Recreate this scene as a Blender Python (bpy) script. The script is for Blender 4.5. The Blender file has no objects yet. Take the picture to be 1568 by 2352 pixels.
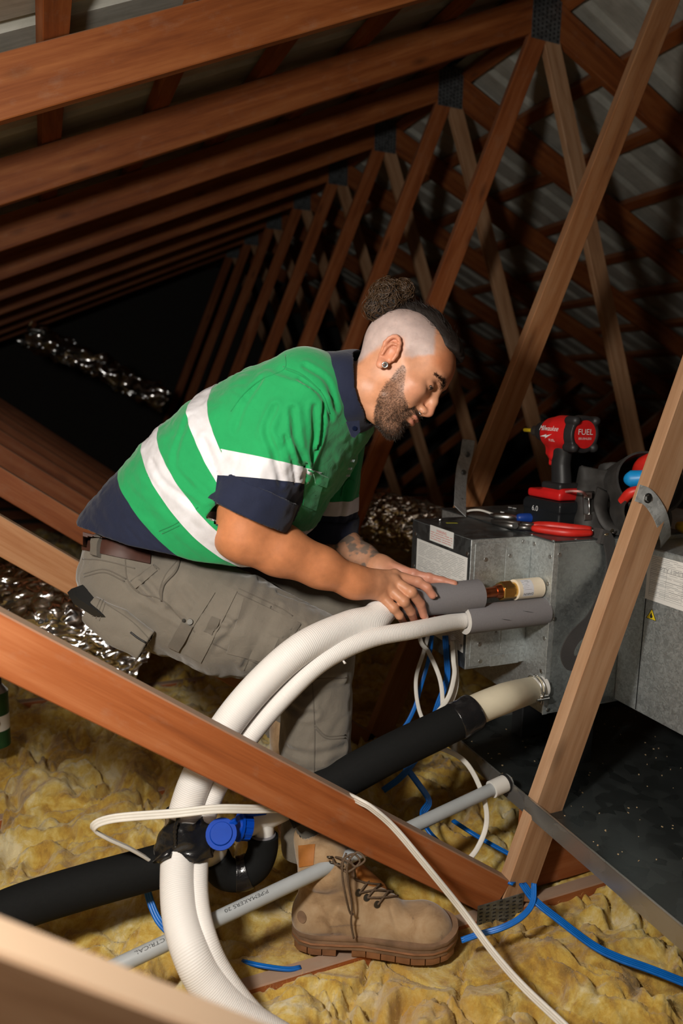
import bpy, bmesh, math, random
import numpy as np
from mathutils import Vector, Matrix
from mathutils.bvhtree import BVHTree

# ---------------------------------------------------------------- camera, light, exposure
SC = bpy.context.scene
COL = SC.collection
FPX = 1640.0                                   # focal length in pixels of the 1568x2352 frame
YAW, PITCH, ROLL = [math.radians(a) for a in (22.7, 9.1, 1.3)]
A3 = lambda *v: np.array(v, float)
VF = A3(math.sin(YAW)*math.cos(PITCH), math.cos(YAW)*math.cos(PITCH), -math.sin(PITCH))
_r0 = A3(math.cos(YAW), -math.sin(YAW), 0); _u0 = np.cross(_r0, VF)
VR = math.cos(ROLL)*_r0 + math.sin(ROLL)*_u0
VU = -math.sin(ROLL)*_r0 + math.cos(ROLL)*_u0
cam = bpy.data.cameras.new('camera'); camo = bpy.data.objects.new('camera', cam); COL.objects.link(camo)
camo.matrix_world = Matrix(((VR[0], VU[0], -VF[0], 0), (VR[1], VU[1], -VF[1], 0), (VR[2], VU[2], -VF[2], 0), (0, 0, 0, 1)))
cam.sensor_fit = 'HORIZONTAL'; cam.sensor_width = 24.0; cam.lens = FPX*24.0/1568
cam.clip_start = 0.02; cam.clip_end = 60
cam.dof.use_dof = True; cam.dof.focus_distance = 1.62; cam.dof.aperture_fstop = 2.6
SC.camera = camo
w = bpy.data.worlds.new('attic_dark'); SC.world = w; w.use_nodes = True
w.node_tree.nodes['Background'].inputs[0].default_value = (0.9, 0.95, 1, 1)
w.node_tree.nodes['Background'].inputs[1].default_value = 0.0004
def lamp(name, loc, power, radius, color=(1, 1, 1)):
    l = bpy.data.lights.new(name, 'POINT'); l.energy = power; l.shadow_soft_size = radius; l.color = color
    o = bpy.data.objects.new(name, l); COL.objects.link(o); o.location = loc
    return o
lamp('flash_head', (-0.37, 0.43, 0.25), 98.0, 0.08, (1.0, 0.955, 0.88))
SC.view_settings.view_transform = 'Standard'; SC.view_settings.look = 'None'
SC.view_settings.gamma = 1; SC.view_settings.use_curve_mapping = False
SC.view_settings.exposure = 0.0

# ---------------------------------------------------------------- picking points of the place
def ray(x, y): return VF + (x-784)/FPX*VR - (y-1176)/FPX*VU
def atY(x, y, Y): d = ray(x, y); return d*(Y/d[1])
def atX(x, y, X): d = ray(x, y); return d*(X/d[0])
def atZ(x, y, Z): d = ray(x, y); return d*(Z/d[2])
def atD(x, y, D): return ray(x, y)*D

# ---------------------------------------------------------------- objects
def tag(o, label=None, cat=None, group=None, kind=None):
    if label: o['label'] = label
    if cat: o['category'] = cat
    if group: o['group'] = group
    if kind: o['kind'] = kind
    return o
def empty(name, loc=(0, 0, 0), rot=None):
    o = bpy.data.objects.new(name, None); COL.objects.link(o); o.empty_display_size = .05
    m = Matrix.Translation(Vector(loc))
    if rot is not None: m = m @ rot.to_4x4()
    o.matrix_world = m
    return o
WM = {}                                        # world matrix of every object built here (no depsgraph needed)
def wm(o): return WM.get(o.name, o.matrix_basis if o.parent is None else None) or Matrix()
def place(o, parent, M=None):
    """link o under parent so that its world matrix is M"""
    M = M or Matrix()
    if parent is not None:
        o.parent = parent
        o.matrix_parent_inverse = Matrix()
        o.matrix_basis = (WM.get(parent.name, parent.matrix_basis)).inverted() @ M
    else:
        o.matrix_basis = M
    WM[o.name] = M.copy()
    return o
def link_mesh(name, me, mats, parent=None, M=None, smooth=False):
    o = bpy.data.objects.new(name, me); COL.objects.link(o)
    for m in (mats if isinstance(mats, (list, tuple)) else [mats]): me.materials.append(m)
    if smooth: me.polygons.foreach_set('use_smooth', [True]*len(me.polygons))
    return place(o, parent, M)
def from_bm(name, bm, mats, parent=None, M=None, smooth=False):
    me = bpy.data.meshes.new(name); bm.normal_update(); bm.to_mesh(me); bm.free()
    return link_mesh(name, me, mats, parent, M, smooth)
def from_np(name, V, F, mats, parent=None, M=None, smooth=True):
    me = bpy.data.meshes.new(name)
    V = np.asarray(V, np.float32); F = np.asarray(F, np.int32)
    me.vertices.add(len(V)); me.vertices.foreach_set('co', V.ravel())
    k = F.shape[1]
    me.loops.add(F.size); me.loops.foreach_set('vertex_index', F.ravel())
    me.polygons.add(len(F)); me.polygons.foreach_set('loop_start', np.arange(0, F.size, k, dtype=np.int32))
    me.polygons.foreach_set('loop_total', np.full(len(F), k, np.int32))
    me.update(calc_edges=True); me.validate()
    return link_mesh(name, me, mats, parent, M, smooth)
def set_col(o, C, name='Col'):
    me = o.data
    a = me.color_attributes.new(name, 'FLOAT_COLOR', 'POINT')
    C = np.asarray(C, np.float32)
    if C.shape[1] == 3: C = np.concatenate([C, np.ones((len(C), 1), np.float32)], 1)
    a.data.foreach_set('color', C.ravel())
def frame(x, z=None, y=None):
    """3x3 rotation with local x along x, local z near z (or local y near y)"""
    x = Vector(x).normalized()
    if y is not None:
        yv = Vector(y); zv = x.cross(yv).normalized(); yv = zv.cross(x)
    else:
        zv = Vector(z if z is not None else (0, 0, 1)); yv = zv.cross(x).normalized(); zv = x.cross(yv)
    return Matrix((x, yv, zv)).transposed()
def TR(loc, R3=None):
    m = Matrix.Translation(Vector(loc))
    return m @ R3.to_4x4() if R3 is not None else m
def bm_box(bm, c, s, R3=None, bev=0.0):
    M = TR(c, R3) @ Matrix.Diagonal((s[0], s[1], s[2], 1))
    r = bmesh.ops.create_cube(bm, size=1.0, matrix=M)
    if bev > 0:
        es = list({e for v in r['verts'] for e in v.link_edges})
        bmesh.ops.bevel(bm, geom=es, offset=bev, segments=1, affect='EDGES', profile=.5)
    return r
def bm_cyl(bm, p0, p1, r0, r1=None, n=16, caps=True):
    p0 = Vector(p0); p1 = Vector(p1); d = p1-p0
    R = d.to_track_quat('Z', 'Y').to_matrix()
    return bmesh.ops.create_cone(bm, cap_ends=caps, segments=n, radius1=r0, radius2=r0 if r1 is None else r1,
                                 depth=d.length, matrix=TR((p0+p1)/2, R))
def box(name, c, s, mat, parent=None, R3=None, bev=0.001):
    bm = bmesh.new(); bm_box(bm, (0, 0, 0), s, None, bev)
    return from_bm(name, bm, mat, parent, TR(c, R3))
def cyl(name, p0, p1, r0, mat, parent=None, r1=None, n=20, smooth=True):
    bm = bmesh.new(); L = (Vector(p1)-Vector(p0)).length
    bm_cyl(bm, (0, 0, 0), (0, 0, L), r0, r1, n)
    R = (Vector(p1)-Vector(p0)).to_track_quat('Z', 'Y').to_matrix()
    o = from_bm(name, bm, mat, parent, TR(p0, R))
    if smooth: shade(o, 40)
    return o
def shade(o, ang=35):
    me = o.data
    me.polygons.foreach_set('use_smooth', [True]*len(me.polygons))
    bm = bmesh.new(); bm.from_mesh(me); a = math.radians(ang)
    for e in bm.edges:
        if len(e.link_faces) == 2: e.smooth = e.calc_face_angle(0) < a
    bm.to_mesh(me); bm.free()
def catmull(P, n=12):
    P = np.asarray(P, float); Q = np.vstack([2*P[0]-P[1], P, 2*P[-1]-P[-2]])
    out = []
    for i in range(1, len(Q)-2):
        p0, p1, p2, p3 = Q[i-1:i+3]
        for t in np.linspace(0, 1, n, endpoint=False):
            out.append(.5*((2*p1)+(-p0+p2)*t+(2*p0-5*p1+4*p2-p3)*t*t+(-p0+3*p1-3*p2+p3)*t**3))
    out.append(Q[-2]); return np.array(out)
def resample(P, step):
    P = np.asarray(P, float); s = np.r_[0, np.cumsum(np.linalg.norm(np.diff(P, axis=0), axis=1))]
    n = max(2, int(round(s[-1]/step))+1); t = np.linspace(0, s[-1], n)
    return np.stack([np.interp(t, s, P[:, k]) for k in range(P.shape[1])], 1)
def sweep(P, rad, n=16, sec=None, up=None, caps=True):
    """tube (or swept section) along P; rad scalar or per-point; sec: (n,2) section to scale by rad"""
    P = np.asarray(P, float); m = len(P)
    T = np.gradient(P, axis=0); T /= np.linalg.norm(T, axis=1)[:, None]
    rad = np.broadcast_to(np.asarray(rad, float), (m,))
    if sec is None:
        a = np.linspace(0, 2*np.pi, n, endpoint=False); sec = np.stack([np.cos(a), np.sin(a)], 1)
    n = len(sec)
    u = np.asarray(up if up is not None else ([0, 0, 1] if abs(T[0][2]) < .9 else [1, 0, 0]), float)
    V = []
    for i in range(m):
        u = u-T[i]*(u@T[i]); u /= np.linalg.norm(u); v = np.cross(T[i], u)
        V.append(P[i]+rad[i]*(sec[:, :1]*v+sec[:, 1:]*u))
    V = np.concatenate(V)
    F = []
    for i in range(m-1):
        a = i*n+np.arange(n); b = i*n+(np.arange(n)+1) % n
        F.append(np.stack([a, b, b+n, a+n], 1))
    F = np.concatenate(F)
    if caps:
        c0 = len(V); V = np.vstack([V, P[0], P[-1]])
        k = np.arange(n); j = (k+1) % n
        F = np.vstack([F, np.stack([j, k, np.full(n, c0), np.full(n, c0)], 1)[:, [0, 1, 2, 2]],
                       np.stack([k+(m-1)*n, j+(m-1)*n, np.full(n, c0+1), np.full(n, c0+1)], 1)[:, [0, 1, 2, 2]]])
    return V, F
def quads_to_polys(F):
    out = []
    for f in F.tolist():
        g = []
        for i in f:
            if i not in g: g.append(i)
        if len(g) > 2: out.append(g)
    return out
def from_lists(name, V, F, mats, parent=None, M=None, smooth=True):
    me = bpy.data.meshes.new(name); me.from_pydata([tuple(v) for v in np.asarray(V).tolist()], [], F if isinstance(F, list) else quads_to_polys(F)); me.update()
    return link_mesh(name, me, mats, parent, M, smooth)
def tube(name, P, rad, mat, parent=None, n=16, sec=None, up=None, smooth=True, M=None, ang=None):
    V, F = sweep(P, rad, n, sec, up)
    o = from_lists(name, V, F, mat, parent, M, smooth)
    if ang: shade(o, ang)
    return o

# ---------------------------------------------------------------- numpy noise
_rng = np.random.RandomState(7)
_perm = np.tile(_rng.permutation(256), 3)
_grad = _rng.normal(size=(256, 3)); _grad /= np.linalg.norm(_grad, axis=1)[:, None]
def noise(P):
    P = np.asarray(P, float); I = np.floor(P).astype(int); f = P-I; I &= 255
    u = f*f*f*(f*(f*6-15)+10); out = 0
    for dx in (0, 1):
        for dy in (0, 1):
            for dz in (0, 1):
                h = _perm[_perm[_perm[I[:, 0]+dx]+((I[:, 1]+dy) & 255)]+((I[:, 2]+dz) & 255)]
                g = (_grad[h]*(f-np.array([dx, dy, dz]))).sum(1)
                wx = u[:, 0] if dx else 1-u[:, 0]; wy = u[:, 1] if dy else 1-u[:, 1]; wz = u[:, 2] if dz else 1-u[:, 2]
                out = out+g*wx*wy*wz
    return out*1.5
def fbm(P, o=4, g=.5):
    a, s, f = 1.0, 0, 1.0
    for i in range(o): s = s+a*noise(np.asarray(P)*f+i*17.3); a *= g; f *= 2
    return s

# ---------------------------------------------------------------- materials
def mat(name, color=(.5, .5, .5), rough=.6, metal=0.0, spec=.5, coat=0.0, sss=0.0, sheen=0.0):
    m = bpy.data.materials.new(name); m.use_nodes = True
    b = m.node_tree.nodes['Principled BSDF']
    b.inputs['Base Color'].default_value = (*color, 1); b.inputs['Roughness'].default_value = rough
    b.inputs['Metallic'].default_value = metal; b.inputs['Specular IOR Level'].default_value = spec
    b.inputs['Coat Weight'].default_value = coat
    if sss: b.inputs['Subsurface Weight'].default_value = sss; b.inputs['Subsurface Radius'].default_value = (.012, .005, .003); b.inputs['Subsurface Scale'].default_value = .6
    if sheen: b.inputs['Sheen Weight'].default_value = sheen; b.inputs['Sheen Roughness'].default_value = .5
    return m
class NT:
    def __init__(s, m): s.m = m; s.t = m.node_tree; s.b = s.t.nodes['Principled BSDF']
    def n(s, typ, **kw):
        nd = s.t.nodes.new(typ)
        ins = kw.pop('ins', {})
        for k, v in kw.items(): setattr(nd, k, v)
        for k, v in ins.items():
            sk = nd.inputs[k]
            if hasattr(v, 'is_linked') or hasattr(v, 'links'): s.t.links.new(v, sk)
            else: sk.default_value = v
        return nd
    def l(s, a, b): s.t.links.new(a, b)
    def coord(s, which='Object', scale=(1, 1, 1), rot=(0, 0, 0)):
        c = s.n('ShaderNodeTexCoord'); mp = s.n('ShaderNodeMapping', ins={'Vector': c.outputs[which], 'Scale': scale, 'Rotation': rot})
        return mp.outputs[0]
    def noise(s, vec, scale=5, detail=4, rough=.55, dist=0):
        return s.n('ShaderNodeTexNoise', ins={'Vector': vec, 'Scale': scale, 'Detail': detail, 'Roughness': rough, 'Distortion': dist}).outputs['Fac']
    def ramp(s, fac, stops, interp='LINEAR'):
        r = s.n('ShaderNodeValToRGB'); r.color_ramp.interpolation = interp; e = r.color_ramp.elements
        while len(e) < len(stops): e.new(.5)
        for i, (p, c) in enumerate(stops):
            e[i].position = p; e[i].color = (*c, 1) if len(c) == 3 else c
        s.l(fac, r.inputs[0]); return r.outputs[0]
    def mix(s, fac, a, b, typ='MIX'):
        m = s.n('ShaderNodeMix', data_type='RGBA', blend_type=typ)
        for k, v in ((0, fac), (6, a), (7, b)):
            if hasattr(v, 'links'): s.l(v, m.inputs[k])
            else: m.inputs[k].default_value = v if k == 0 else (*v, 1)
        return m.outputs[2]
    def math(s, op, a, b=None, clamp=False):
        m = s.n('ShaderNodeMath', operation=op, use_clamp=clamp)
        for k, v in ((0, a), (1, b)):
            if v is None: continue
            if hasattr(v, 'links'): s.l(v, m.inputs[k])
            else: m.inputs[k].default_value = v
        return m.outputs[0]
    def bump(s, h, strength=.3, dist=.002, normal=None):
        b = s.n('ShaderNodeBump', ins={'Height': h, 'Strength': strength, 'Distance': dist})
        if normal is not None: s.l(normal, b.inputs['Normal'])
        s.l(b.outputs[0], s.b.inputs['Normal']); return b.outputs[0]
    def col(s, c): s.l(c, s.b.inputs['Base Color'])
    def rough(s, r): s.l(r, s.b.inputs['Roughness'])
    def up(s):
        g = s.n('ShaderNodeNewGeometry'); x = s.n('ShaderNodeSeparateXYZ', ins={0: g.outputs['Normal']}); return x.outputs[2]
def wood(name, dark, mid, light, dust=(.36, .29, .22), dust_amt=.7, knots=True):
    m = mat(name, mid, .62, spec=.35); t = NT(m)
    rnd = t.n('ShaderNodeObjectInfo').outputs['Random']
    off = t.n('ShaderNodeCombineXYZ', ins={0: t.math('MULTIPLY', rnd, 40), 1: t.math('MULTIPLY', rnd, 17), 2: t.math('MULTIPLY', rnd, 23)}).outputs[0]
    c = t.n('ShaderNodeTexCoord').outputs['Object']
    v = t.n('ShaderNodeVectorMath', operation='ADD', ins={0: c, 1: off}).outputs[0]
    v1 = t.n('ShaderNodeMapping', ins={'Vector': v, 'Scale': (1.3, 9, 9)}).outputs[0]
    big = t.noise(v1, 1.6, 4, .6, .6)
    v2 = t.n('ShaderNodeMapping', ins={'Vector': v, 'Scale': (2.2, 70, 70)}).outputs[0]
    fine = t.noise(v2, 1.5, 5, .65, .3)
    v3 = t.n('ShaderNodeMapping', ins={'Vector': v, 'Scale': (.5, 5, 5)}).outputs[0]
    rings = t.n('ShaderNodeTexWave', wave_type='BANDS', bands_direction='Z', ins={'Vector': v3, 'Scale': 1.1, 'Distortion': 14.0, 'Detail': 3.0, 'Detail Scale': .6}).outputs['Fac']
    f = t.math('ADD', t.math('MULTIPLY', big, .62), t.math('ADD', t.math('MULTIPLY', fine, .36), t.math('MULTIPLY', rings, .08)))
    colr = t.ramp(f, [(.28, dark), (.5, mid), (.72, light)])
    if knots:
        vk = t.n('ShaderNodeMapping', ins={'Vector': v, 'Scale': (2.9, 9, 9)}).outputs[0]
        vo = t.n('ShaderNodeTexVoronoi', ins={'Vector': vk, 'Scale': 1.0, 'Randomness': 1.0}).outputs['Distance']
        kn = t.ramp(vo, [(.0, (1, 1, 1)), (.07, (.6, .6, .6)), (.17, (0, 0, 0))])
        colr = t.mix(t.math('MULTIPLY', kn, .75), colr, tuple(x*.45 for x in dark))
    sp = t.noise(t.n('ShaderNodeMapping', ins={'Vector': v, 'Scale': (5, 9, 9)}).outputs[0], 3, 5, .7)
    dm = t.math('MULTIPLY', t.ramp(t.up(), [(.25, (0, 0, 0)), (.8, (1, 1, 1))]), dust_amt)
    dm = t.math('ADD', dm, t.math('MULTIPLY', t.ramp(sp, [(.55, (0, 0, 0)), (.8, (1, 1, 1))]), .18), True)
    colr = t.mix(dm, colr, dust)
    t.col(colr); t.bump(fine, .25, .0012)
    return m
def galv(name, base=(.5, .53, .53), rough=.38, sc=60, var=.35):
    m = mat(name, base, rough, .80); t = NT(m); c = t.coord('Object')
    vd = t.noise(c, sc*.25, 3, .6, .8)
    cv = t.n('ShaderNodeMapping', ins={'Vector': c, 'Scale': (1, 1, 1)}).outputs[0]
    wv = t.n('ShaderNodeVectorMath', operation='ADD', ins={0: cv, 1: t.n('ShaderNodeVectorMath', operation='SCALE', ins={0: t.n('ShaderNodeTexNoise', ins={'Vector': c, 'Scale': sc*.5, 'Detail': 3}).outputs['Color'], 'Scale': .03}).outputs[0]}).outputs[0]
    vor = t.n('ShaderNodeTexVoronoi', ins={'Vector': wv, 'Scale': sc, 'Randomness': 1}).outputs['Color']
    s = t.n('ShaderNodeSeparateColor', ins={0: vor}).outputs[0]
    f = t.math('ADD', t.math('MULTIPLY', s, .6), t.math('MULTIPLY', vd, .5))
    t.col(t.ramp(f, [(.15, tuple(x*(1-var) for x in base)), (.85, tuple(min(1, x*(1+var)) for x in base))]))
    t.rough(t.math('ADD', t.math('MULTIPLY', f, .22), rough-.1))
    t.bump(vd, .08, .001)
    return m
def fabric(name, color, rough=.85, weave=900, var=.12, sheen=.15, bump=.25):
    m = mat(name, color, rough, spec=.25, sheen=sheen); t = NT(m); c = t.coord('Object')
    n1 = t.noise(c, 14, 5, .6); n2 = t.noise(c, weave, 2, .5)
    f = t.math('ADD', t.math('MULTIPLY', n1, .7), t.math('MULTIPLY', n2, .3))
    t.col(t.ramp(f, [(.3, tuple(x*(1-var) for x in color)), (.7, tuple(min(1, x*(1+var)) for x in color))]))
    n3 = t.noise(c, 38, 4, .6, 1.2)
    t.bump(t.math('ADD', t.math('MULTIPLY', n3, 1.0), t.math('MULTIPLY', n2, .12)), bump*1.6, .0035)
    return m
def plain(name, color, rough=.5, metal=0, var=.1, sc=30, bump=.0, **kw):
    m = mat(name, color, rough, metal, **kw); t = NT(m); n = t.noise(t.coord('Object'), sc, 4, .6)
    t.col(t.ramp(n, [(.3, tuple(x*(1-var) for x in color)), (.7, tuple(min(1, x*(1+var)) for x in color))]))
    if bump: t.bump(n, bump, .001)
    return m
def vcol(name, rough=.5, spec=.4, sss=0.0, bump=None, var=.08, sheen=0.0, vsc=40):
    m = mat(name, (.5, .5, .5), rough, spec=spec, sss=sss, sheen=sheen); t = NT(m)
    a = t.n('ShaderNodeVertexColor', layer_name='Col').outputs[0]
    c = t.coord('Object'); n = t.noise(c, vsc, 5, .6)
    g = t.ramp(n, [(.3, (1-var,)*3), (.7, (1+var,)*3)])
    t.col(t.mix(1.0, a, g, 'MULTIPLY'))
    if bump: t.bump(t.noise(c, bump[0], 3, .6), bump[1], bump[2])
    return m
WOOD_R = wood('rafter_wood', (.12, .026, .006), (.25, .068, .015), (.37, .125, .035), dust_amt=.5)
WOOD_B = wood('web_wood_red', (.15, .036, .009), (.31, .086, .022), (.42, .15, .055))
WOOD_T = wood('web_wood_tan', (.24, .105, .045), (.42, .225, .115), (.55, .335, .195), dust=(.46, .36, .26))
WOOD_M = wood('web_wood_brown', (.19, .065, .022), (.35, .145, .055), (.46, .235, .11), dust=(.40, .30, .21))
GALV = galv('galvanised_steel', (.54, .57, .57), .42, 170, .2)
GALV_M = galv('galvanised_mid', (.34, .37, .37), .40, 140, .2)
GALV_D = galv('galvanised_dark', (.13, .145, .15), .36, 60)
STEEL = mat('steel', (.55, .55, .54), .3, 1.0)
BLACK = plain('black_rubber', (.012, .012, .013), .55)
WHITE = plain('white_plastic', (.72, .70, .66), .45, var=.04)
BLUE = plain('blue_cable', (.004, .13, .50), .38, var=.15)
# ================================================================ setting: roof space
TS, T0, AX, AZ, TP = 0.82, 2.91, 2.1474, 1.6934, 0.4494      # truss spacing, first apex plane, ridge x / z, roof pitch
TH = 0.0175                                                     # half thickness of a truss member
CHZ = -1.20                                                     # top of the bottom chords
M_SHEET = mat('roof_sheet_underside', (.42, .41, .36), .6); _t = NT(M_SHEET)
_c = _t.coord('Object'); _n = _t.noise(_c, 5, 6, .65, .4); _n2 = _t.noise(_t.coord('Object', (3, 30, 30)), 2, 4, .6)
_t.col(_t.ramp(_t.math('ADD', _t.math('MULTIPLY', _n, .6), _t.math('MULTIPLY', _n2, .4)), [(.3, (.28, .27, .23)), (.7, (.55, .54, .48))])); _t.bump(_n, .4, .004)
def roof_side(sg, label):
    root = empty('ceiling'); WM[root.name] = Matrix(); tag(root, label, None, None, 'structure')
    sl = Vector((sg, 0, -TP)).normalized(); nz = Vector((0, 1, 0)).cross(sl) * (1 if sg > 0 else -1)
    R = Matrix((sl, Vector((0, 1, 0)), sl.cross(Vector((0, 1, 0))))).transposed()
    top = Vector((AX, 0, AZ+.033)) + Vector((TP*sg, 0, 1)).normalized()*.122
    bm = bmesh.new(); prof = []
    W = .76
    for i in range(4):
        y = i*W/4
        prof += [(y+.000, 0), (y+.062, 0), (y+.080, .024), (y+.108, .024), (y+.126, 0)]
    prof.append((W+.004, .0006))
    ns = 2 if sg < 0 else 2
    vs = [[bm.verts.new((s, y, z*(1 if sg > 0 else -1)+ .0)) for (y, z) in prof] for s in (0, 7.1)]
    for a in range(len(prof)-1): bm.faces.new((vs[0][a], vs[1][a], vs[1][a+1], vs[0][a+1]))
    me = None
    for k in range(15):
        y = -2.0+k*W
        if me is None:
            o = from_bm('roof_sheet', bm, M_SHEET, root, TR(top+Vector((0, y, 0)), R)); me = o.data
        else:
            o = bpy.data.objects.new('roof_sheet', me); COL.objects.link(o); place(o, root, TR(top+Vector((0, y, (k % 2)*.0015)), R))
    return root
roof_side(-1, 'left roof slope of ribbed pale metal sheets above the rafters')
roof_side(1, 'right roof slope of ribbed pale metal sheets beyond the truss webs')
bm = bmesh.new(); bm_box(bm, (2.1, 4.2, -1.33), (14, 13, .02))
tag(from_bm('floor', bm, plain('plasterboard', (.4, .38, .34), .8)), 'plasterboard ceiling lining under the insulation', None, None, 'structure')
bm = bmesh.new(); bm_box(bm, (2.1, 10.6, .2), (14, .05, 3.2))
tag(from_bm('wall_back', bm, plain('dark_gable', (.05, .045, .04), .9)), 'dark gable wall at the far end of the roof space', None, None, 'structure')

# ---- battens across the rafters, one object each
for sg, xs in ((1, [2.215, 2.60, 3.01, 3.42, 3.85, 4.28, 4.71, 5.14, 5.57, 6.0, 6.43, 6.86]), (-1, [2.08, 1.69, 1.28, .88, .48, .10, -.33, -.76, -1.19, -1.62, -2.05, -2.48])):
    for i, x in enumerate(xs):
        z = AZ+.033-TP*abs(x-AX); nrm = Vector((TP*sg, 0, 1)).normalized()
        c = Vector((x, 4.3, z))+nrm*.093
        R = frame((0, 1, 0), z=nrm)
        o = box('roof_batten', c, (12.4, .07, .04), WOOD_R, None, R, .002)
        nth = ['first', 'second', 'third', 'fourth', 'fifth', 'sixth', 'seventh', 'eighth', 'ninth', 'tenth', 'eleventh', 'twelfth'][i]
        tag(o, 'dark red timber batten under the %s roof slope, %s down from the ridge' % ('right' if sg > 0 else 'left', nth), 'batten', 'roof battens')

# ---- trusses
def beam(name, p0, p1, wdt, thk, m, parent, bev=.0025):
    p0 = Vector(p0); p1 = Vector(p1); L = (p1-p0).length
    R = frame(p1-p0, y=(0, 1, 0) if (p1-p0).x >= 0 else (0, 1, 0))
    bm = bmesh.new(); bm_box(bm, (L/2, 0, 0), (L, thk, wdt), None, bev)
    return from_bm(name, bm, m, parent, TR(p0, R))
M_PLATE = galv('nail_plate_steel', (.20, .22, .23), .5, 90)
M_SLOT = plain('nail_plate_slot', (.012, .012, .012), .8)
def nail_plate(c, wx, wz, parent, yside=-1, rot=0.0, nx=5, nz=14, slot=(.013, .0028)):
    R = Matrix.Rotation(rot, 3, 'Y')
    y = yside*(TH+.001)
    pl = box('nail_plate', Vector(c)+Vector((0, y, 0)), (wx, .0018, wz), M_PLATE, parent, R, .0003)
    bm = bmesh.new()
    for i in range(nx):
        for j in range(nz):
            bm_box(bm, ((i+.5)/nx*wx-wx/2, yside*.0011, (j+.5+(.5 if i % 2 else 0))/(nz+.5)*wz-wz/2), (slot[0], .0012, slot[1]))
    s = from_bm('teeth_slots', bm, M_SLOT, pl, TR(Vector(c)+Vector((0, y, 0)), R)); s['kind'] = 'stuff'
    return pl
def truss(Y, label, wl_top, wl_bot, hw, mats, near=False):
    root = empty('roof_truss', (AX, Y, CHZ)); WM[root.name] = TR((AX, Y, CHZ)); tag(root, label, 'roof truss', 'roof trusses in a row')
    zr = AZ+.033
    rl = 4.7 if not near else 4.7
    beam('rafter', (AX-rl, Y, zr-TP*rl), (AX, Y, zr), .14, 2*TH, mats[0], root)
    beam('rafter', (AX, Y, zr), (AX+6.1, Y, zr-TP*6.1), .14, 2*TH, mats[0], root)
    beam('bottom_chord', (AX-6.3, Y, CHZ-.045), (AX+6.3, Y, CHZ-.045), .09, 2*TH, mats[3], root)
    beam('web', (wl_bot[0], Y, wl_bot[1]), (wl_top[0], Y, wl_top[1]), .088, 2*TH, mats[1], root)
    beam('web', (hw[0][0], Y, hw[0][1]), (hw[1][0], Y, hw[1][1]), .094, 2*TH, mats[2], root)
    beam('web', (2*AX-wl_top[0], Y, wl_top[1]), (2*AX-wl_bot[0], Y, wl_bot[1]), .088, 2*TH, WOOD_T, root)
    beam('web', (2*AX-hw[1][0], Y, hw[1][1]), (2*AX-hw[0][0], Y, hw[0][1]), .094, 2*TH, mats[2], root)
    nail_plate((AX, Y, AZ+.005), .155, .20, root, nx=7, nz=10, slot=(.008, .010))
    nail_plate((hw[1][0]+.0, Y, hw[1][1]-.03), .13, .062, root, nx=7, nz=6, slot=(.0085, .0026))
    return root
lab = {-3: 'nearest roof truss, its blurred web crossing the bottom left corner',
       -2: 'roof truss in front of the worker, orange web joining tan web at nail plate',
       -1: 'roof truss behind the worker, long web rising over the metal unit',
       0: 'roof truss with the topmost fully visible grey ridge plate'}
nths = ['second', 'third', 'fourth', 'fifth', 'sixth', 'seventh', 'eighth']
P = lambda x, y, Y: (lambda q: (q[0], q[2]))(atY(x, y, Y))
near_hw2 = (P(0, 1482, T0-2*TS-TH), P(1150, 2066, T0-2*TS-TH))
def ext(a, b, ka, kb):
    a = np.array(a); b = np.array(b); d = (b-a); return (tuple(a-d*ka), tuple(b+d*kb))
hw2 = ext(near_hw2[0], near_hw2[1], .92, 0.0)
wl2_b, wl2_t = P(1197, 2040, T0-2*TS-TH), P(1568, 985, T0-2*TS-TH)
wl2 = ext(wl2_b, wl2_t, 0.03, 1.68)
truss(T0-2*TS, lab[-2], wl2[1], wl2[0], hw2, (WOOD_R, WOOD_T, WOOD_B, WOOD_B))
Y1 = T0-TS
hw1 = ext(P(0, 1232, Y1-TH), P(800, 1690, Y1-TH), .5, .08)
wl1 = ext(P(862, 1720, Y1-TH), P(1262, 700, Y1-TH), .03, .78)
truss(Y1, lab[-1], wl1[1], wl1[0], hw1, (WOOD_R, WOOD_M, WOOD_M, WOOD_B))
Y3 = T0-3*TS
_a, _b = np.array(P(0, 2190, Y3-TH)), np.array(P(348, 2322, Y3-TH)); _n = np.array([-(_b-_a)[1], (_b-_a)[0]]); _n = _n/np.linalg.norm(_n)*.047
hw3 = ext(tuple(_a-_n), tuple(_b-_n), .5, 2.6)
tr3 = truss(Y3, lab[-3], (AX-.06, AZ-.02), (1.05, -1.2), hw3, (WOOD_R, WOOD_T, WOOD_T, WOOD_B))
T_far = truss(T0, lab[0], (AX-.035, AZ-.08), (AX-.035-.389*2.78, -1.17), (( -1.0, .27), (1.03, -1.18)), (WOOD_R, WOOD_B, WOOD_B, WOOD_B))
for k in range(1, 8):
    r = T_far.copy(); COL.objects.link(r); r.matrix_basis = TR((AX, T0+k*TS, CHZ)); r['label'] = 'roof truss with the %s grey ridge plate counted down from the top right' % nths[k-1]
    for ch in list(T_far.children):
        c = ch.copy(); COL.objects.link(c); c.parent = r; c.matrix_parent_inverse = Matrix(); c.matrix_basis = ch.matrix_basis.copy()
        for g in ch.children:
            d = g.copy(); COL.objects.link(d); d.parent = c; d.matrix_parent_inverse = Matrix(); d.matrix_basis = g.matrix_basis.copy()

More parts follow.
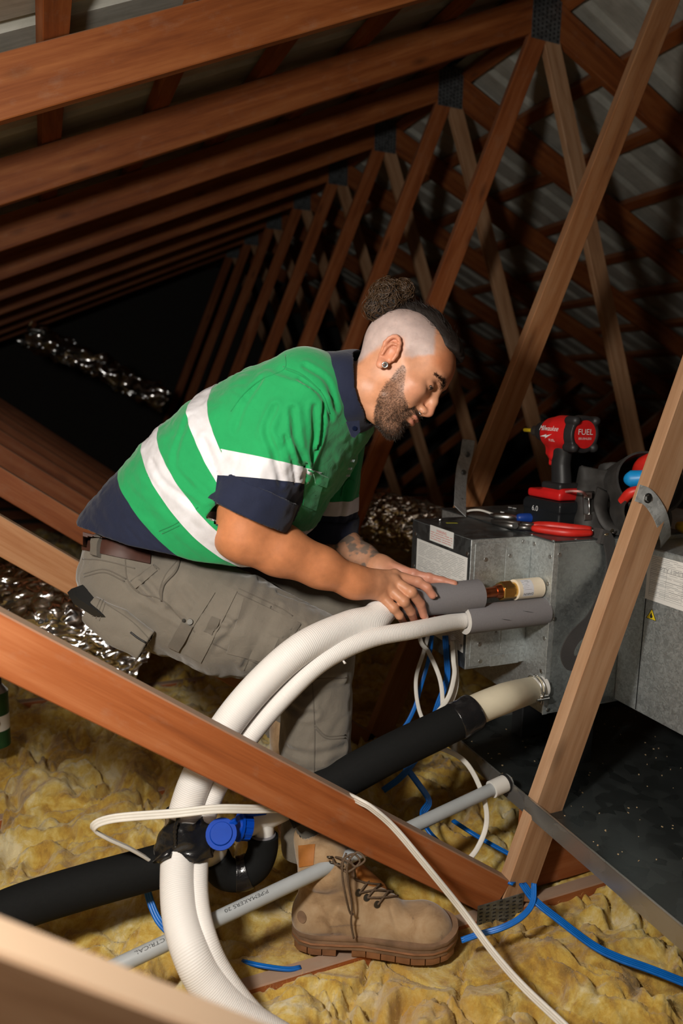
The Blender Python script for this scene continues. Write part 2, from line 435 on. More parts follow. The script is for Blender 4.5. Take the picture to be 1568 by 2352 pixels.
# ---- glasswool insulation: one torn, lumpy blanket nobody could count
def insulation_height(X, Y):
    P = np.stack([X, Y, 0*X], 1)
    wv = np.stack([fbm(P*3.1+5, 3), fbm(P*3.1+31, 3), 0*X], 1)
    Q = P+wv*.17
    a = np.abs(fbm(Q*4.2, 3, .5)); b = np.abs(noise(Q*11+3)); c = np.abs(noise(Q*24+9)); d = fbm(Q*60, 2)
    h = .095*np.sqrt(a+.01) + .050*b + .020*c + .0055*d + .03*noise(P*1.3) + .019*np.abs(noise(Q*26+40)) + .011*np.abs(noise(P*47+wv*1.5))
    return h-.045
gx = np.concatenate([np.arange(-2.2, -.4, .02), np.arange(-.4, 1.7, .0058), np.arange(1.7, 3.6, .02)])
gy = np.concatenate([np.arange(.35, 1.9, .0058), np.arange(1.9, 3.2, .010), np.arange(3.2, 6.4, .04)])
GX, GY = np.meshgrid(gx, gy, indexing='ij'); X = GX.ravel(); Y = GY.ravel()
H = insulation_height(X, Y)
Z = CHZ-.008+H
# pressed down where the boots, chords and the tray stand
for k in range(-3, 5):
    yc = T0+k*TS; dch = np.abs(Y-yc); Z = np.minimum(Z, np.where(dch < .028, CHZ-.012, 9)+np.clip(dch-.028, 0, 1)*1.1+ (fbm(np.stack([X*3, Y*0, X*0+k], 1), 2)*.02+.0)*(dch >= .028)) if k != -1 else Z
_h, _t2 = atZ(676, 2158, CHZ)[:2], atZ(1046, 2186, CHZ)[:2]; _ab = _t2-_h
_tt = np.clip(((X-_h[0])*_ab[0]+(Y-_h[1])*_ab[1])/(_ab@_ab), -.05, 1.05); _dd = np.hypot(X-_h[0]-_tt*_ab[0], Y-_h[1]-_tt*_ab[1])
Z = np.minimum(Z, CHZ-.012+np.clip(_dd-.075, 0, 1)*.55)                 # trodden down round the boot
hv = .018
dP = np.stack([X*9, Y*9, 0*X], 1)
V = np.stack([X+hv*noise(dP+50), Y+hv*noise(dP+90), Z], 1)
nx, ny = len(gx), len(gy)
I = (np.arange(nx-1)[:, None]*ny+np.arange(ny-1)[None]).ravel()
F = np.stack([I, I+ny, I+ny+1, I+1], 1)
M_WOOL = mat('glasswool', (.6, .48, .18), .95, spec=.1, sheen=.3); _t = NT(M_WOOL)
_c = _t.coord('Object')
_n = _t.noise(_c, 6.5, 6, .66, .9); _n2 = _t.noise(_c, 24, 5, .68, .6); _fib = _t.noise(_t.coord('Object', (240, 70, 240)), 1.2, 4, .7, 1.8)
_big = _t.noise(_c, 2.6, 3, .6, 1.0); _ff = _t.math('ADD', _t.math('MULTIPLY', _big, .30), _t.math('ADD', _t.math('MULTIPLY', _n, .42), _t.math('MULTIPLY', _n2, .28)))
_cc = _t.ramp(_ff, [(.395, (.15, .060, .004)), (.45, (.38, .19, .014)), (.495, (.54, .335, .045)), (.535, (.64, .47, .135)), (.585, (.74, .64, .40))])
_gl = _t.noise(_c, 2.3, 4, .6, .4)
_cc = _t.mix(_t.ramp(_gl, [(.55, (0, 0, 0)), (.68, (.8, .8, .8))]), _cc, (.40, .185, .016))
_cc = _t.mix(_t.math('MULTIPLY', _fib, .30), _cc, (.80, .62, .24))
_t.col(_cc); _n4 = _t.noise(_c, 85, 6, .78, 1.2); _nb = _t.bump(_t.math('ADD', _t.math('MULTIPLY', _n4, 1.0), _t.math('MULTIPLY', _n2, .8)), .55, .007)
wool = from_np('glasswool_insulation', V, F, M_WOOL)
tag(wool, 'torn lumpy yellow glasswool insulation covering the attic floor', 'insulation', None, 'stuff')
def ground(x, y):
    h = insulation_height(np.array([x]), np.array([y]))[0]; return CHZ-.008+h

# ---- crinkled silver ducts in the dark
# loose glass fibres standing off the blanket
_rs = np.random.RandomState(21); _N = 110000
_k = _rs.choice(np.where((V[:, 1] < 2.4) & (V[:, 0] > -.3) & (V[:, 0] < 1.6))[0], _N)
_b = V[_k]+_rs.normal(size=(_N, 3))*.004; _d = _rs.normal(size=(_N, 3))+np.array([0, 0, .55]); _d /= np.linalg.norm(_d, axis=1)[:, None]
FIB = (_b, _d, _rs.uniform(.004, .013, _N))
M_FIB = mat('glass_fibre', (.66, .48, .16), .85, spec=.2)
M_FOIL = mat('crinkled_foil', (.78, .78, .78), .16, 1.0)
def foil_duct(P, r, seed, label, n=110, amp=.014, step=.011):
    P = resample(catmull(np.array(P), 10), step); V, F = sweep(P, r, n, caps=False)
    rs = np.random.RandomState(seed); V = V+rs.normal(size=V.shape)*amp*.22+np.stack([noise(V*14+seed), noise(V*14+seed+7), noise(V*14+seed+11)], 1)*amp+np.stack([noise(V*48+seed), noise(V*48+seed+7), noise(V*48+seed+11)], 1)*amp*.7
    tri = np.vstack([F[:, [0, 1, 2]], F[:, [0, 2, 3]]])
    o = from_np('foil_duct', V, tri, M_FOIL, smooth=False)
    return tag(o, label, 'duct', 'silver foil ducts')
foil_duct([atD(-160, 1395, 2.9), atD(30, 1400, 2.75), atD(170, 1440, 2.7), atD(330, 1520, 2.75)], .17, 3, 'crinkled silver foil duct below the tan webs at the left edge')
foil_duct([atD(760, 1190, 3.5), atD(900, 1195, 3.35), atD(1010, 1230, 3.25), atD(1120, 1290, 3.2)], .12, 5, 'crinkled silver foil duct behind the metal unit, right of the worker')
foil_duct([atD(60, 770, 5.4), atD(140, 800, 5.5), atD(300, 880, 5.7), atD(380, 925, 5.8)], .085, 9, 'far silver foil duct glinting in the dark at left', step=.05, amp=.05, n=26)
# ================================================================ ducted unit on its drip tray
UX1, UYB, UYF1, UX2, UYF2 = 0.985, 1.812, 1.502, 1.170, 1.410
UZT, UZB1, UZB2 = -0.346, -0.690, -0.802
unit = empty('air_handling_unit', (1.4, 1.5, UZB2)); WM[unit.name] = TR((1.4, 1.5, UZB2))
tag(unit, 'galvanised ducted air handling unit with label sheets, hung behind the tan web', 'air conditioner')
def bx(name, x0, x1, y0, y1, z0, z1, m, parent, bev=.0012):
    return box(name, ((x0+x1)/2, (y0+y1)/2, (z0+z1)/2), (abs(x1-x0), abs(y1-y0), abs(z1-z0)), m, parent, None, bev)
coil = bx('coil_casing', UX1, 1.60, UYF1, UYB, UZB1, UZT, GALV, unit)
fan = bx('fan_casing', UX2, 1.62, UYF2, UYB+.15, UZB2, UZT, GALV, unit)
heat = bx('heater_casing', 1.408, 2.05, 1.02, UYB+.15, UZB2+.008, UZT-.012, GALV, unit)
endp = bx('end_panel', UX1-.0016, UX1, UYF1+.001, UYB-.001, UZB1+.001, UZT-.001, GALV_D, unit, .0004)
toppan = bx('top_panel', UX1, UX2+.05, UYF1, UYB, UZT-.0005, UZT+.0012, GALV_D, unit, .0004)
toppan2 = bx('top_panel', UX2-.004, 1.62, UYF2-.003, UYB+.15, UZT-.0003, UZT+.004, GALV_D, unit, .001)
# side access plate with its folded seams (recessed lines are real gaps between plates)
bx('access_panel', UX1+.012, 1.088, UYF1-.0016, UYF1, UZB1+.006, UZT-.012, GALV, unit, .0004)
bx('access_panel', 1.091, UX2-.004, UYF1-.0013, UYF1, UZB1+.045, UZT-.030, GALV, unit, .0004)
bx('access_panel', 1.060, 1.150, UYF1-.0030, UYF1-.0014, UZB1+.0, UZB1+.030, GALV, unit, .0004)
bx('side_flange', UX2-.0015, UX2+.0005, UYF2+.0015, UYF1, UZB2+.002, UZT-.002, GALV, unit, .0004)
bx('corner_strip', UX2-.003, UX2+.012, UYF2-.0018, UYF2+.0005, UZB2, UZT, GALV, unit, .0005)
bx('fan_panel', UX2+.013, 1.404, UYF2-.0014, UYF2, UZB2+.004, UZT-.004, GALV_M, unit, .0004)
bx('heater_flange', 1.4055, 1.4085, 1.022, UYF2-.002, UZB2+.010, UZT-.014, GALV, unit, .0004)
# screws
bm = bmesh.new(); bm_cyl(bm, (0, 0, 0), (0, 0, .0022), .0042, .0040, 6); bm_cyl(bm, (0, 0, -.0005), (0, 0, .0006), .0062, .006, 14)
ME_SCREW = bpy.data.meshes.new('screw'); bm.to_mesh(ME_SCREW); bm.free(); ME_SCREW.materials.append(STEEL)
def screw(p, nrm, parent=unit):
    o = bpy.data.objects.new('screw', ME_SCREW); COL.objects.link(o)
    place(o, parent, TR(p, Vector(nrm).to_track_quat('Z', 'Y').to_matrix()))
for x, z in ((1.105, -.395), (1.03, -.40), (1.025, -.625), (1.075, -.600), (1.10, -.665), (1.03, -.672), (1.145, -.36)):
    screw((x, UYF1-.0016, z), (0, -1, 0))
for y, z in ((1.424, -.385), (1.425, -.455), (1.424, -.530), (1.424, -.60), (1.426, -.69), (1.424, -.775), (1.49, -.365)):
    screw((UX2-.0015, y, z), (-1, 0, 0))
for x, z in ((1.186, -.378), (1.184, -.545), (1.184, -.72), (1.184, -.79)):
    screw((x, UYF2-.0018, z), (0, -1, 0))
for y, z in ((1.79, -.385), (1.515, -.385), (1.79, -.60), (1.52, -.63), (1.51, -.48), (1.795, -.48)):
    screw((UX1-.0016, y, z), (-1, 0, 0))
for x, y in ((1.17, UYF2+.006), (1.168, 1.50), (1.05, 1.77), (1.24, UYF2+.006)):
    screw((x, y, UZT+.004), (0, 0, 1))
# label sheets (flat print on thin paper)
M_PAPER = mat('label_paper', (.78, .77, .74), .6)
M_INK = mat('grey_ink', (.34, .34, .34), .8); M_RED = mat('red_ink', (.65, .12, .10), .8)
def text_mesh(name, s, size, m, parent, M, align='LEFT', depth=.0, shear=0.0, sx=1.0, bend=None, cut=None):
    cu = bpy.data.curves.new(name, 'FONT'); cu.body = s; cu.size = size; cu.align_x = align; cu.shear = shear; cu.extrude = depth; cu.resolution_u = 3
    to = bpy.data.objects.new(name, cu); COL.objects.link(to)
    dg = bpy.context.evaluated_depsgraph_get(); me = bpy.data.meshes.new_from_object(to.evaluated_get(dg))
    bpy.data.objects.remove(to); bpy.data.curves.remove(cu)
    for v in me.vertices:
        v.co.x *= sx
        if bend: v.co = bend(v.co)
    me.materials.clear()
    return link_mesh(name, me, m, parent, M)
def sheet(c, wdt, hgt, nrm, up, parent, rows, cols=None, red=False, title=None, th=.0006, name='label_sheet', skip=0.0):
    z = Vector(nrm).normalized(); yv = Vector(up); xv = yv.cross(z).normalized(); yv = z.cross(xv)
    R = Matrix((xv, yv, z)).transposed()
    s = box(name, Vector(c)+z*th/2, (wdt, hgt, th), M_PAPER, parent, R, 0)
    bm = bmesh.new(); rs = random.Random(rows+int(wdt*1000)); y = hgt/2*.93-(.016 if title else 0)
    st = hgt*.86/rows
    for i in range(rows):
        x = -wdt*.46
        while x < wdt*.44:
            L = rs.uniform(.012, .05)*wdt/.2; L = min(L, wdt*.46-x)
            if y-i*st > -hgt*.47 and rs.random() > .12+skip: bm_box(bm, (x+L/2, y-i*st, th/2+.00012), (L, st*.22, .00015))
            x += L+rs.uniform(.003, .012)*wdt/.2
    if cols:
        for k in range(cols+1):
            bm_box(bm, (-wdt*.46+k*wdt*.92/cols, -hgt*.10, th/2+.00012), (.0006, hgt*.6, .00015))
        for k in range(7):
            bm_box(bm, (0, hgt*.2-k*hgt*.1, th/2+.00012), (wdt*.92, .0006, .00015))
    o = from_bm('print_lines', bm, M_RED if red else M_INK, s, TR(Vector(c)+z*th/2, R)); o['kind'] = 'stuff'
    if title:
        text_mesh('print_title', title, .011, M_RED if red else M_INK, s, TR(Vector(c)+z*(th+.0002)+yv*(hgt/2-.014)+xv*(-.0), R), 'CENTER')
    return s
xf = UX1-.0018
pA, pB, pC_ = atX(958, 1240, xf), atX(1074, 1276, xf), atX(1070, 1500, xf)
sheet((xf, (pA[1]+pB[1])/2, (pA[2]+pC_[2])/2-.0), abs(pA[1]-pB[1]), abs(pA[2]-pC_[2])+.01, (-1, 0, 0), (0, 0, 1), unit, 46, cols=6)
q0, q1, q2 = atX(988, 1212, xf), atX(1042, 1228, xf), atX(1041, 1262, xf)
sheet((xf-.0001, (q0[1]+q1[1])/2, (q1[2]+q2[2])/2+.003), abs(q0[1]-q1[1]), abs(q1[2]-q2[2])+.004, (-1, 0, 0), (0, 0, 1), unit, 6, red=True, title='WARNING')
xh = 1.4055
h0, h1 = atX(1490, 1272, xh), atX(1484, 1375, xh)
sheet((xh, (h0[1]+1.06)/2, (h0[2]+h1[2])/2), abs(h0[1]-1.06), abs(h0[2]-h1[2]), (-1, 0, 0), (0, 0, 1), unit, 22, cols=5, title=None, skip=.1)
text_mesh('print_title', 'PTY LIMITED', .017, M_INK, unit, TR((xh-.0009, atX(1515, 1308, xh)[1], atX(1515, 1312, xh)[2]), Matrix(((0, 0, -1), (-1, 0, 0), (0, 1, 0)))))
# flame warning triangle
fc = atX(1496, 1412, xh); M_YEL = mat('warning_yellow', (.80, .60, .02), .5); M_INKB = mat('black_ink', (.01, .01, .01), .6)
Rf = Matrix(((0, 0, -1), (-1, 0, 0), (0, 1, 0)))
def flat_poly(name, pts, m, parent, M, th=.0004):
    bm = bmesh.new(); vs = [bm.verts.new((x, y, 0)) for x, y in pts]; f = bm.faces.new(vs)
    r = bmesh.ops.extrude_face_region(bm, geom=[f]); bmesh.ops.translate(bm, vec=(0, 0, th), verts=[v for v in r['geom'] if isinstance(v, bmesh.types.BMVert)])
    bmesh.ops.recalc_face_normals(bm, faces=bm.faces)
    return from_bm(name, bm, m, parent, M)
tri = flat_poly('warning_triangle', [(-.017, -.0125), (.017, -.0125), (0, .0165)], M_INKB, unit, TR(Vector(fc)+Vector((-.0002, 0, 0)), Rf))
flat_poly('triangle_face', [(-.0145, -.0112), (.0145, -.0112), (0, .0138)], M_YEL, tri, TR(Vector(fc)+Vector((-.0004, 0, 0)), Rf))
flat_poly('flame_symbol', [(-.0028, -.0085), (.0028, -.0085), (.0042, -.004), (.0028, .0), (.0018, -.0015), (.0008, .006), (-.002, .0025), (-.0042, -.003)], M_INKB, tri, TR(Vector(fc)+Vector((-.0007, 0, 0)), Rf))
bx('heater_seam', 1.4052, 1.4072, 1.33, 1.333, UZB2+.012, UZT-.02, BLACK, unit, 0)
# reflections come from the lamp; the tray underneath
TZ = -0.93
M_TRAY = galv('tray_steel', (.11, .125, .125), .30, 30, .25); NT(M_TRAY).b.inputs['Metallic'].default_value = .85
tray = empty('drip_tray', (1.6, 1.2, TZ)); WM[tray.name] = TR((1.6, 1.2, TZ))
tag(tray, 'wide dark galvanised drip tray under the unit with a folded edge', 'tray')
ta, tb = atZ(1036, 1688, TZ), atZ(1568, 2115, TZ)
tx = 1.030
R0 = Matrix.Identity(3)
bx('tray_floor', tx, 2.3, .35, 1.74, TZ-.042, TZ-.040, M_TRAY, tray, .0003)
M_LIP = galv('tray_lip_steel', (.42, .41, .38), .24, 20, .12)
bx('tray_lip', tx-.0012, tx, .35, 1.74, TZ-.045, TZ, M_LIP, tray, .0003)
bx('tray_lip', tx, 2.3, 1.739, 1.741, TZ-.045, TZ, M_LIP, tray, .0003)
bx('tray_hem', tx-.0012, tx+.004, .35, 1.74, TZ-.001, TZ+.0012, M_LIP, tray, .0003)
rs = random.Random(3); bm = bmesh.new()
for i in range(260):
    bm_box(bm, (rs.uniform(tx+.05, 2.0), rs.uniform(.6, 1.7), TZ-.0395), (rs.uniform(.001, .005), rs.uniform(.001, .004), .001), Matrix.Rotation(rs.random()*6, 3, 'Z'))
sd = from_bm('sawdust', bm, mat('sawdust', (.5, .36, .2), .9), tray, TR((0, 0, 0))); sd['kind'] = 'stuff'
for yy in (.62, 1.3):
    b_ = box('tray_support', (1.66, yy+.02, (TZ-.046+CHZ)/2), (1.2, .045, abs(TZ-.046-CHZ)), WOOD_B, None, None, .002)
    tag(b_, 'timber packer carrying the drip tray, %s' % ('nearer the camera' if yy < 1 else 'under the heavy end of the unit'), 'timber', 'tray packers')
for yy in (1.44, 1.62):
    for xx in (1.3, 1.95):
        r_ = box('support_foot', (xx, yy, (UZB2+TZ-.040)/2), (.10, .05, UZB2-TZ+.040), BLACK, unit, None, .003)

GALV_S = galv('zinc_strap', (.56, .58, .58), .5, 120, .2); NT(GALV_S).b.inputs['Metallic'].default_value = .4
# galvanised hoop-iron hanger straps
def strap(name, P, wdt, label, nrm, th=.0012, holes=None, mt=None):
    P = np.array(P); V, F = sweep(resample(catmull(P, 6), .006), 1.0, sec=np.array([[-wdt/2, -th/2], [wdt/2, -th/2], [wdt/2, th/2], [-wdt/2, th/2]]), up=nrm)
    o = from_lists(name, V, F, mt or GALV_S, None, None, False)
    tag(o, label, 'strap'); return o
YA = T0-TS-TH-.0015
s1 = strap('hanger_strap', [atY(1076, 1010, YA), atY(1073, 1030, YA), atY(1070, 1048, YA-.002), atY(1062, 1075, YA-.045), atY(1058, 1110, YA-.10), atY(1056, 1174, UYB-.02)], .050,
           'galvanised hanger strap screwed to the long web beside the unit', (0, -1, 0))
for px, py, yy in ((1074, 1044, YA-.003), (1064, 1085, YA-.06), (1058, 1150, YA-.19)):
    o = bpy.data.objects.new('screw', ME_SCREW); COL.objects.link(o); place(o, s1, TR(atY(px, py, yy-.002), Vector((0, -1, 0)).to_track_quat('Z', 'Y').to_matrix() @ Matrix.Scale(1.5, 3)))
YB = T0-2*TS-TH
s2 = strap('hanger_strap', [atY(1463, 1132, YB-.003), atY(1484, 1140, YB-.004), atY(1502, 1160, YB-.0045), atY(1518, 1190, YB-.004), atY(1527, 1225, YB+.02), atY(1528, 1245, YB+.06)], .040,
           'curved galvanised strap screwed over the tan web at right', (0, -1, .0))
s2_ = bpy.data.objects.new('screw', ME_SCREW); COL.objects.link(s2_); place(s2_, s2, TR(atY(1487, 1144, YB-.0055), Vector((0, -1, 0)).to_track_quat('Z', 'Y').to_matrix() @ Matrix.Scale(2.0, 3)))
# ================================================================ pipes, hoses, cables
def ringed(name, P, r, pitch, depth, m, parent=None, n=28):
    P = resample(P, pitch/4); k = np.arange(len(P)); rr = r*(1-depth*(0.5-0.5*np.cos(k*np.pi/2)))
    V, F = sweep(P, rr, n); return from_lists(name, V, F, m, parent)
M_HOSE = mat('white_insulation_skin', (.74, .71, .68), .55, spec=.35); _t = NT(M_HOSE)
M_GREY = plain('grey_foam', (.205, .195, .205), .78, var=.05, sc=300, bump=.1)
M_CREAM = plain('cream_rubber', (.62, .56, .42), .6, var=.03)
PY, PZ = 1.45, None
e1 = atY(1097, 1377, 1.45); e0 = atY(1245, 1341, 1.45)
Z1 = (e1[2]+e0[2])/2
def on1(px): d = ray(px, 1380); return np.array([d[0]*1.45/d[1], 1.45, Z1+0.0])
xL1, xR1 = atY(905, 1410, 1.45)[0], e1[0]
# upper refrigerant line: insulated hose + grey sleeve + copper + brass nut + valve (one pipe that would move together)
def hose_path(pts): return catmull(np.array([atD(*p) for p in pts]), 14)
start1 = np.array([xL1, 1.45, Z1])
pts1 = [(855, 1423, 1.632), (800, 1438, 1.60), (700, 1484, 1.535), (610, 1560, 1.505), (525, 1660, 1.485), (458, 1775, 1.475), (424, 1870, 1.465), (409, 1960, 1.45), (411, 2080, 1.37), (436, 2180, 1.315), (480, 2262, 1.30), (560, 2345, 1.295), (680, 2420, 1.30)]
D1 = start1 @ VF
P1 = catmull(np.vstack([[start1+np.array([.02, 0, 0]), start1+np.array([-.015, 0, -.001])], [atD(*p) for p in pts1]]), 16)
pipe1 = empty('refrigerant_line', start1); WM[pipe1.name] = TR(start1)
tag(pipe1, 'thicker white insulated refrigerant hose with grey sleeve the worker is holding', 'pipe', 'insulated refrigerant lines')
ringed('insulated_hose', P1, .0345, .0038, .017, M_HOSE, pipe1)
slv = np.array([[xL1+.0, 1.45, Z1], [xR1, 1.45, Z1]])
V, F = sweep(resample(slv, .01), .0385, 32, caps=True); sl = from_lists('grey_sleeve', V, F, M_GREY, pipe1); shade(sl, 40)
M_COP = plain('copper', (.62, .22, .10), .32, 1.0, var=.2, sc=20)
M_BRASS = plain('brass', (.68, .45, .14), .28, 1.0, var=.15, sc=25)
xa = atY(1097, 1368, 1.45)[0]; xb = atY(1147, 1358, 1.45)[0]; xc = atY(1172, 1351, 1.45)[0]; xd = atY(1180, 1350, 1.45)[0]; xe = UX2
zv = Z1+.010
cyl('copper_tube', (xa-.02, 1.45, Z1), (xb, 1.45, Z1+.004), .0135, M_COP, pipe1, n=24)
cyl('copper_flare', (xb-.014, 1.45, Z1+.004), (xb, 1.45, Z1+.004), .0150, M_COP, pipe1, r1=.0185, n=24)
bm = bmesh.new(); bm_cyl(bm, (0, 0, 0), (0, 0, xc-xb), .0255, .0255, 6); bmesh.ops.bevel(bm, geom=list(bm.edges), offset=.002, segments=1, affect='EDGES')
from_bm('brass_nut', bm, M_BRASS, pipe1, TR((xb, 1.45, Z1+.004), Vector((1, 0, 0)).to_track_quat('Z', 'Y').to_matrix()))
cyl('brass_collar', (xc, 1.45, Z1+.004), (xd+.004, 1.45, Z1+.004), .0195, M_BRASS, pipe1, n=24)
M_CAP = plain('ivory_foam', (.82, .72, .56), .6, var=.03)
xcap = atY(1238, 1340, 1.45)[0]
vb = cyl('valve_cover', (xd, 1.45, Z1+.004), (xcap, 1.45, Z1+.004), .0262, M_CAP, pipe1, n=36)
cyl('stub_pipe', (xcap-.01, 1.45, Z1+.004), (UX2+.002, 1.45, Z1+.004), .012, GALV, pipe1, n=20)
# printed sticker wrapped round the valve cover, read upside down
def wrap_patch(x0, x1, a0, a1, r, yc, zc, n=14):
    V = []; F = []
    for i in range(n+1):
        a = a0+(a1-a0)*i/n
        for x in (x0, x1): V.append((x, yc-r*math.sin(a), zc+r*math.cos(a)))
    for i in range(n): F.append([2*i, 2*i+1, 2*i+3, 2*i+2])
    return V, F
V, F = wrap_patch(xd+.010, xd+.042, math.radians(15), math.radians(118), .0265, 1.45, Z1+.004)
stk = from_lists('valve_sticker', V, F, mat('sticker_white', (.72, .73, .78), .5), vb)
def wraptext(s, size, x, ang, r, yc, zc, m, parent, flip=True, sx=1.0, along=1):
    def bend(co):
        a = ang+(co.y if flip else -co.y)/r
        xx = x-co.x if flip else x+co.x
        return Vector((xx, yc-(r+.0003)*math.sin(a), zc+(r+.0003)*math.cos(a)))
    return text_mesh('print', s, size, m, parent, Matrix(), bend=bend, sx=sx)
wraptext('DAIKIN', .0088, xd+.041, math.radians(98), .0265, 1.45, Z1+.004, M_INKB, vb)
bm = bmesh.new(); rs = random.Random(5)
for a in (28, 36, 48, 58, 68, 78):
    for k in range(3):
        x = xd+.013+rs.random()*.018; A = math.radians(a); L = rs.uniform(.004, .009)
        bm_box(bm, (x, 1.45-.0267*math.sin(A), Z1+.004+.0267*math.cos(A)), (L, .0004, .0011), Matrix.Rotation(A, 3, 'X'))
o = from_bm('print_lines', bm, M_INK, vb); o['kind'] = 'stuff'
# lower line
YL = 1.435
f0 = atY(1065, 1432, YL); f1 = atY(1268, 1394, YL); Z2 = (f0[2]+f1[2])/2; X20 = f0[0]
pipe2 = empty('refrigerant_line', (X20, YL, Z2)); WM[pipe2.name] = TR((X20, YL, Z2))
tag(pipe2, 'thinner white insulated refrigerant hose entering the lower grey sleeve', 'pipe', 'insulated refrigerant lines')
pts2 = [(950, 1447, 1.635), (850, 1467, 1.585), (745, 1517, 1.54), (660, 1593, 1.515), (580, 1685, 1.50), (512, 1785, 1.49), (476, 1870, 1.48), (458, 1960, 1.465), (455, 2060, 1.39), (472, 2150, 1.335), (512, 2240, 1.315), (590, 2340, 1.305), (700, 2420, 1.31)]
P2 = catmull(np.vstack([[(X20+.05, YL, Z2), (X20-.02, YL, Z2-.001)], [atD(*p) for p in pts2]]), 16)
ringed('insulated_hose', P2, .0205, .0038, .026, M_HOSE, pipe2, 24)
M_CUTFOAM = plain('cut_foam', (.62, .60, .57), .8)
R_o, R_i = .0350, .0215
bm = bmesh.new()
N = 36; L2 = UX2-X20
prof = [(0, R_i), (0, R_o), (L2, R_o), (L2, R_i)]
rings = [[bm.verts.new((x, r*math.cos(2*math.pi*i/N), r*math.sin(2*math.pi*i/N))) for i in range(N)] for x, r in prof]
for k in range(4):
    A, B = rings[k], rings[(k+1) % 4]
    for i in range(N):
        f = bm.faces.new((A[i], A[(i+1) % N], B[(i+1) % N], B[i])); f.material_index = 1 if k == 0 else 0
bmesh.ops.recalc_face_normals(bm, faces=bm.faces)
sl2 = from_bm('grey_sleeve', bm, [M_GREY, M_CUTFOAM], pipe2, TR((X20, YL, Z2))); shade(sl2, 40)
# knife nicks in the sleeve
for (xa_, aa, LL) in ((.085, 82, .03), (.15, 60, .032)):
    nk = [np.array([X20+xa_+t*LL, YL-(R_o+.0002)*math.sin(math.radians(aa+t*12)), Z2+(R_o+.0002)*math.cos(math.radians(aa+t*12))]) for t in np.linspace(0, 1, 8)]
    tube('cut_mark', nk, .0006*np.array([.2, .6, 1, 1, 1, 1, .6, .2]), BLACK, sl2, 6)
nb = P2[int(len(P2)*.26)]
tube('torn_skin', [nb+np.array([0, -.012, -.018]), nb+np.array([.003, -.014, -.023]), nb+np.array([.008, -.012, -.025])], [.002, .003, .001], M_HOSE, pipe2, 6)

# drain line: port, clamp, cream hose, tape, black insulated pipe
dr = empty('drain_pipe', atD(1000, 1660, 1.7)); WM[dr.name] = TR(atD(1000, 1660, 1.7))
tag(dr, 'black insulated condensate drain pipe with cream hose clamped to the unit', 'pipe')
pd = atX(1245, 1577, UX2); YD = pd[1]
c0 = pd; c1 = atY(1225, 1582, YD); 
cyl('drain_port', pd+A3(.004, 0, 0), pd+A3(-.03, 0, 0), .0275, WHITE, dr, n=28)
Ph = catmull(np.array([pd+A3(-.008, 0, 0), atD(1212, 1587, pd@VF-.02), atD(1160, 1603, 1.735), atD(1095, 1629, 1.705), atD(1060, 1650, 1.685)]), 12)
tube('cream_hose', Ph, np.interp(np.linspace(0, 1, len(Ph)), [0, .25, .5, 1], [.0295, .0335, .036, .036]), M_CREAM, dr, 28)
clampP = [pd+A3(-.022, 0, 0), pd+A3(-.010, 0, 0)]
for dx in (-.027, -.016):
    a = np.linspace(0, 2*np.pi, 40); tube('hose_clamp', np.stack([np.full(40, pd[0]+dx), pd[1]-.0318*np.sin(a), pd[2]+.0318*np.cos(a)], 1), .0018, STEEL, dr, 8)
box('clamp_screw', pd+A3(-.020, -.034, -.012), (.026, .008, .012), STEEL, dr, None, .002)
cyl('clamp_bolt', pd+A3(-.006, -.036, -.016), pd+A3(-.044, -.036, -.016), .0035, STEEL, dr, n=10)
cyl('clamp_bolt', pd+A3(-.026, -.032, -.030), pd+A3(-.026, -.040, .004), .003, STEEL, dr, n=10)
M_LAG = plain('black_foam_lagging', (.0065, .0068, .0068), .85, var=.15, sc=200, bump=.15, spec=.18)
Pb = catmull(np.array([atD(1072, 1644, 1.692), atD(1000, 1680, 1.66), atD(900, 1728, 1.625), atD(800, 1782, 1.595), atD(720, 1824, 1.575), atD(655, 1860, 1.56)]), 12)
tube('black_lagging', Pb, .0425, M_LAG, dr, 30)
M_TAPE = mat('black_tape', (.010, .010, .011), .22, spec=.6); _t = NT(M_TAPE); _t.bump(_t.noise(_t.coord('Object'), 60, 4, .6, .5), .5, .003)
Pt = catmull(np.array([atD(1088, 1634, 1.70), atD(1070, 1645, 1.69), atD(1045, 1658, 1.68)]), 10)
tube('tape_wrap', Pt, .0435+.0008*np.sin(np.linspace(0, 9, len(Pt))), M_TAPE, dr, 30)
# trap: white fittings, blue caps, black bends
trap = empty('drain_trap', atD(560, 1930, 1.53)); WM[trap.name] = TR(atD(560, 1930, 1.53))
tag(trap, 'drain trap of white fittings with two blue caps and black lagged bends', 'pipe fitting')
tube('white_tee', [atD(660, 1858, 1.56), atD(620, 1878, 1.55), atD(575, 1896, 1.535), atD(545, 1908, 1.525)], .0215, WHITE, trap, 22)
tube('white_elbow', catmull(np.array([atD(600, 1886, 1.545), atD(606, 1900, 1.545), atD(606, 1925, 1.545)]), 8), .0215, WHITE, trap, 22)
tube('rim', [atD(604, 1915, 1.545), atD(604, 1922, 1.545)], .0275, M_GREY, trap, 22)
tube('black_bend', catmull(np.array([atD(604, 1918, 1.545), atD(602, 1955, 1.545), atD(585, 1990, 1.54), atD(548, 2010, 1.535), atD(512, 2002, 1.525), atD(494, 1972, 1.52)]), 12), .033, M_LAG, trap, 24)
tube('tape_wrap', catmull(np.array([atD(572, 2000, 1.538), atD(556, 2006, 1.536), atD(540, 2008, 1.533)]), 8), .0365, M_TAPE, trap, 24)
tube('white_riser', [atD(492, 1985, 1.52), atD(498, 1950, 1.515), atD(503, 1930, 1.51)], .022, WHITE, trap, 22)
M_CAPB = plain('blue_cap', (.0, .045, .36), .5, var=.08, spec=.15)
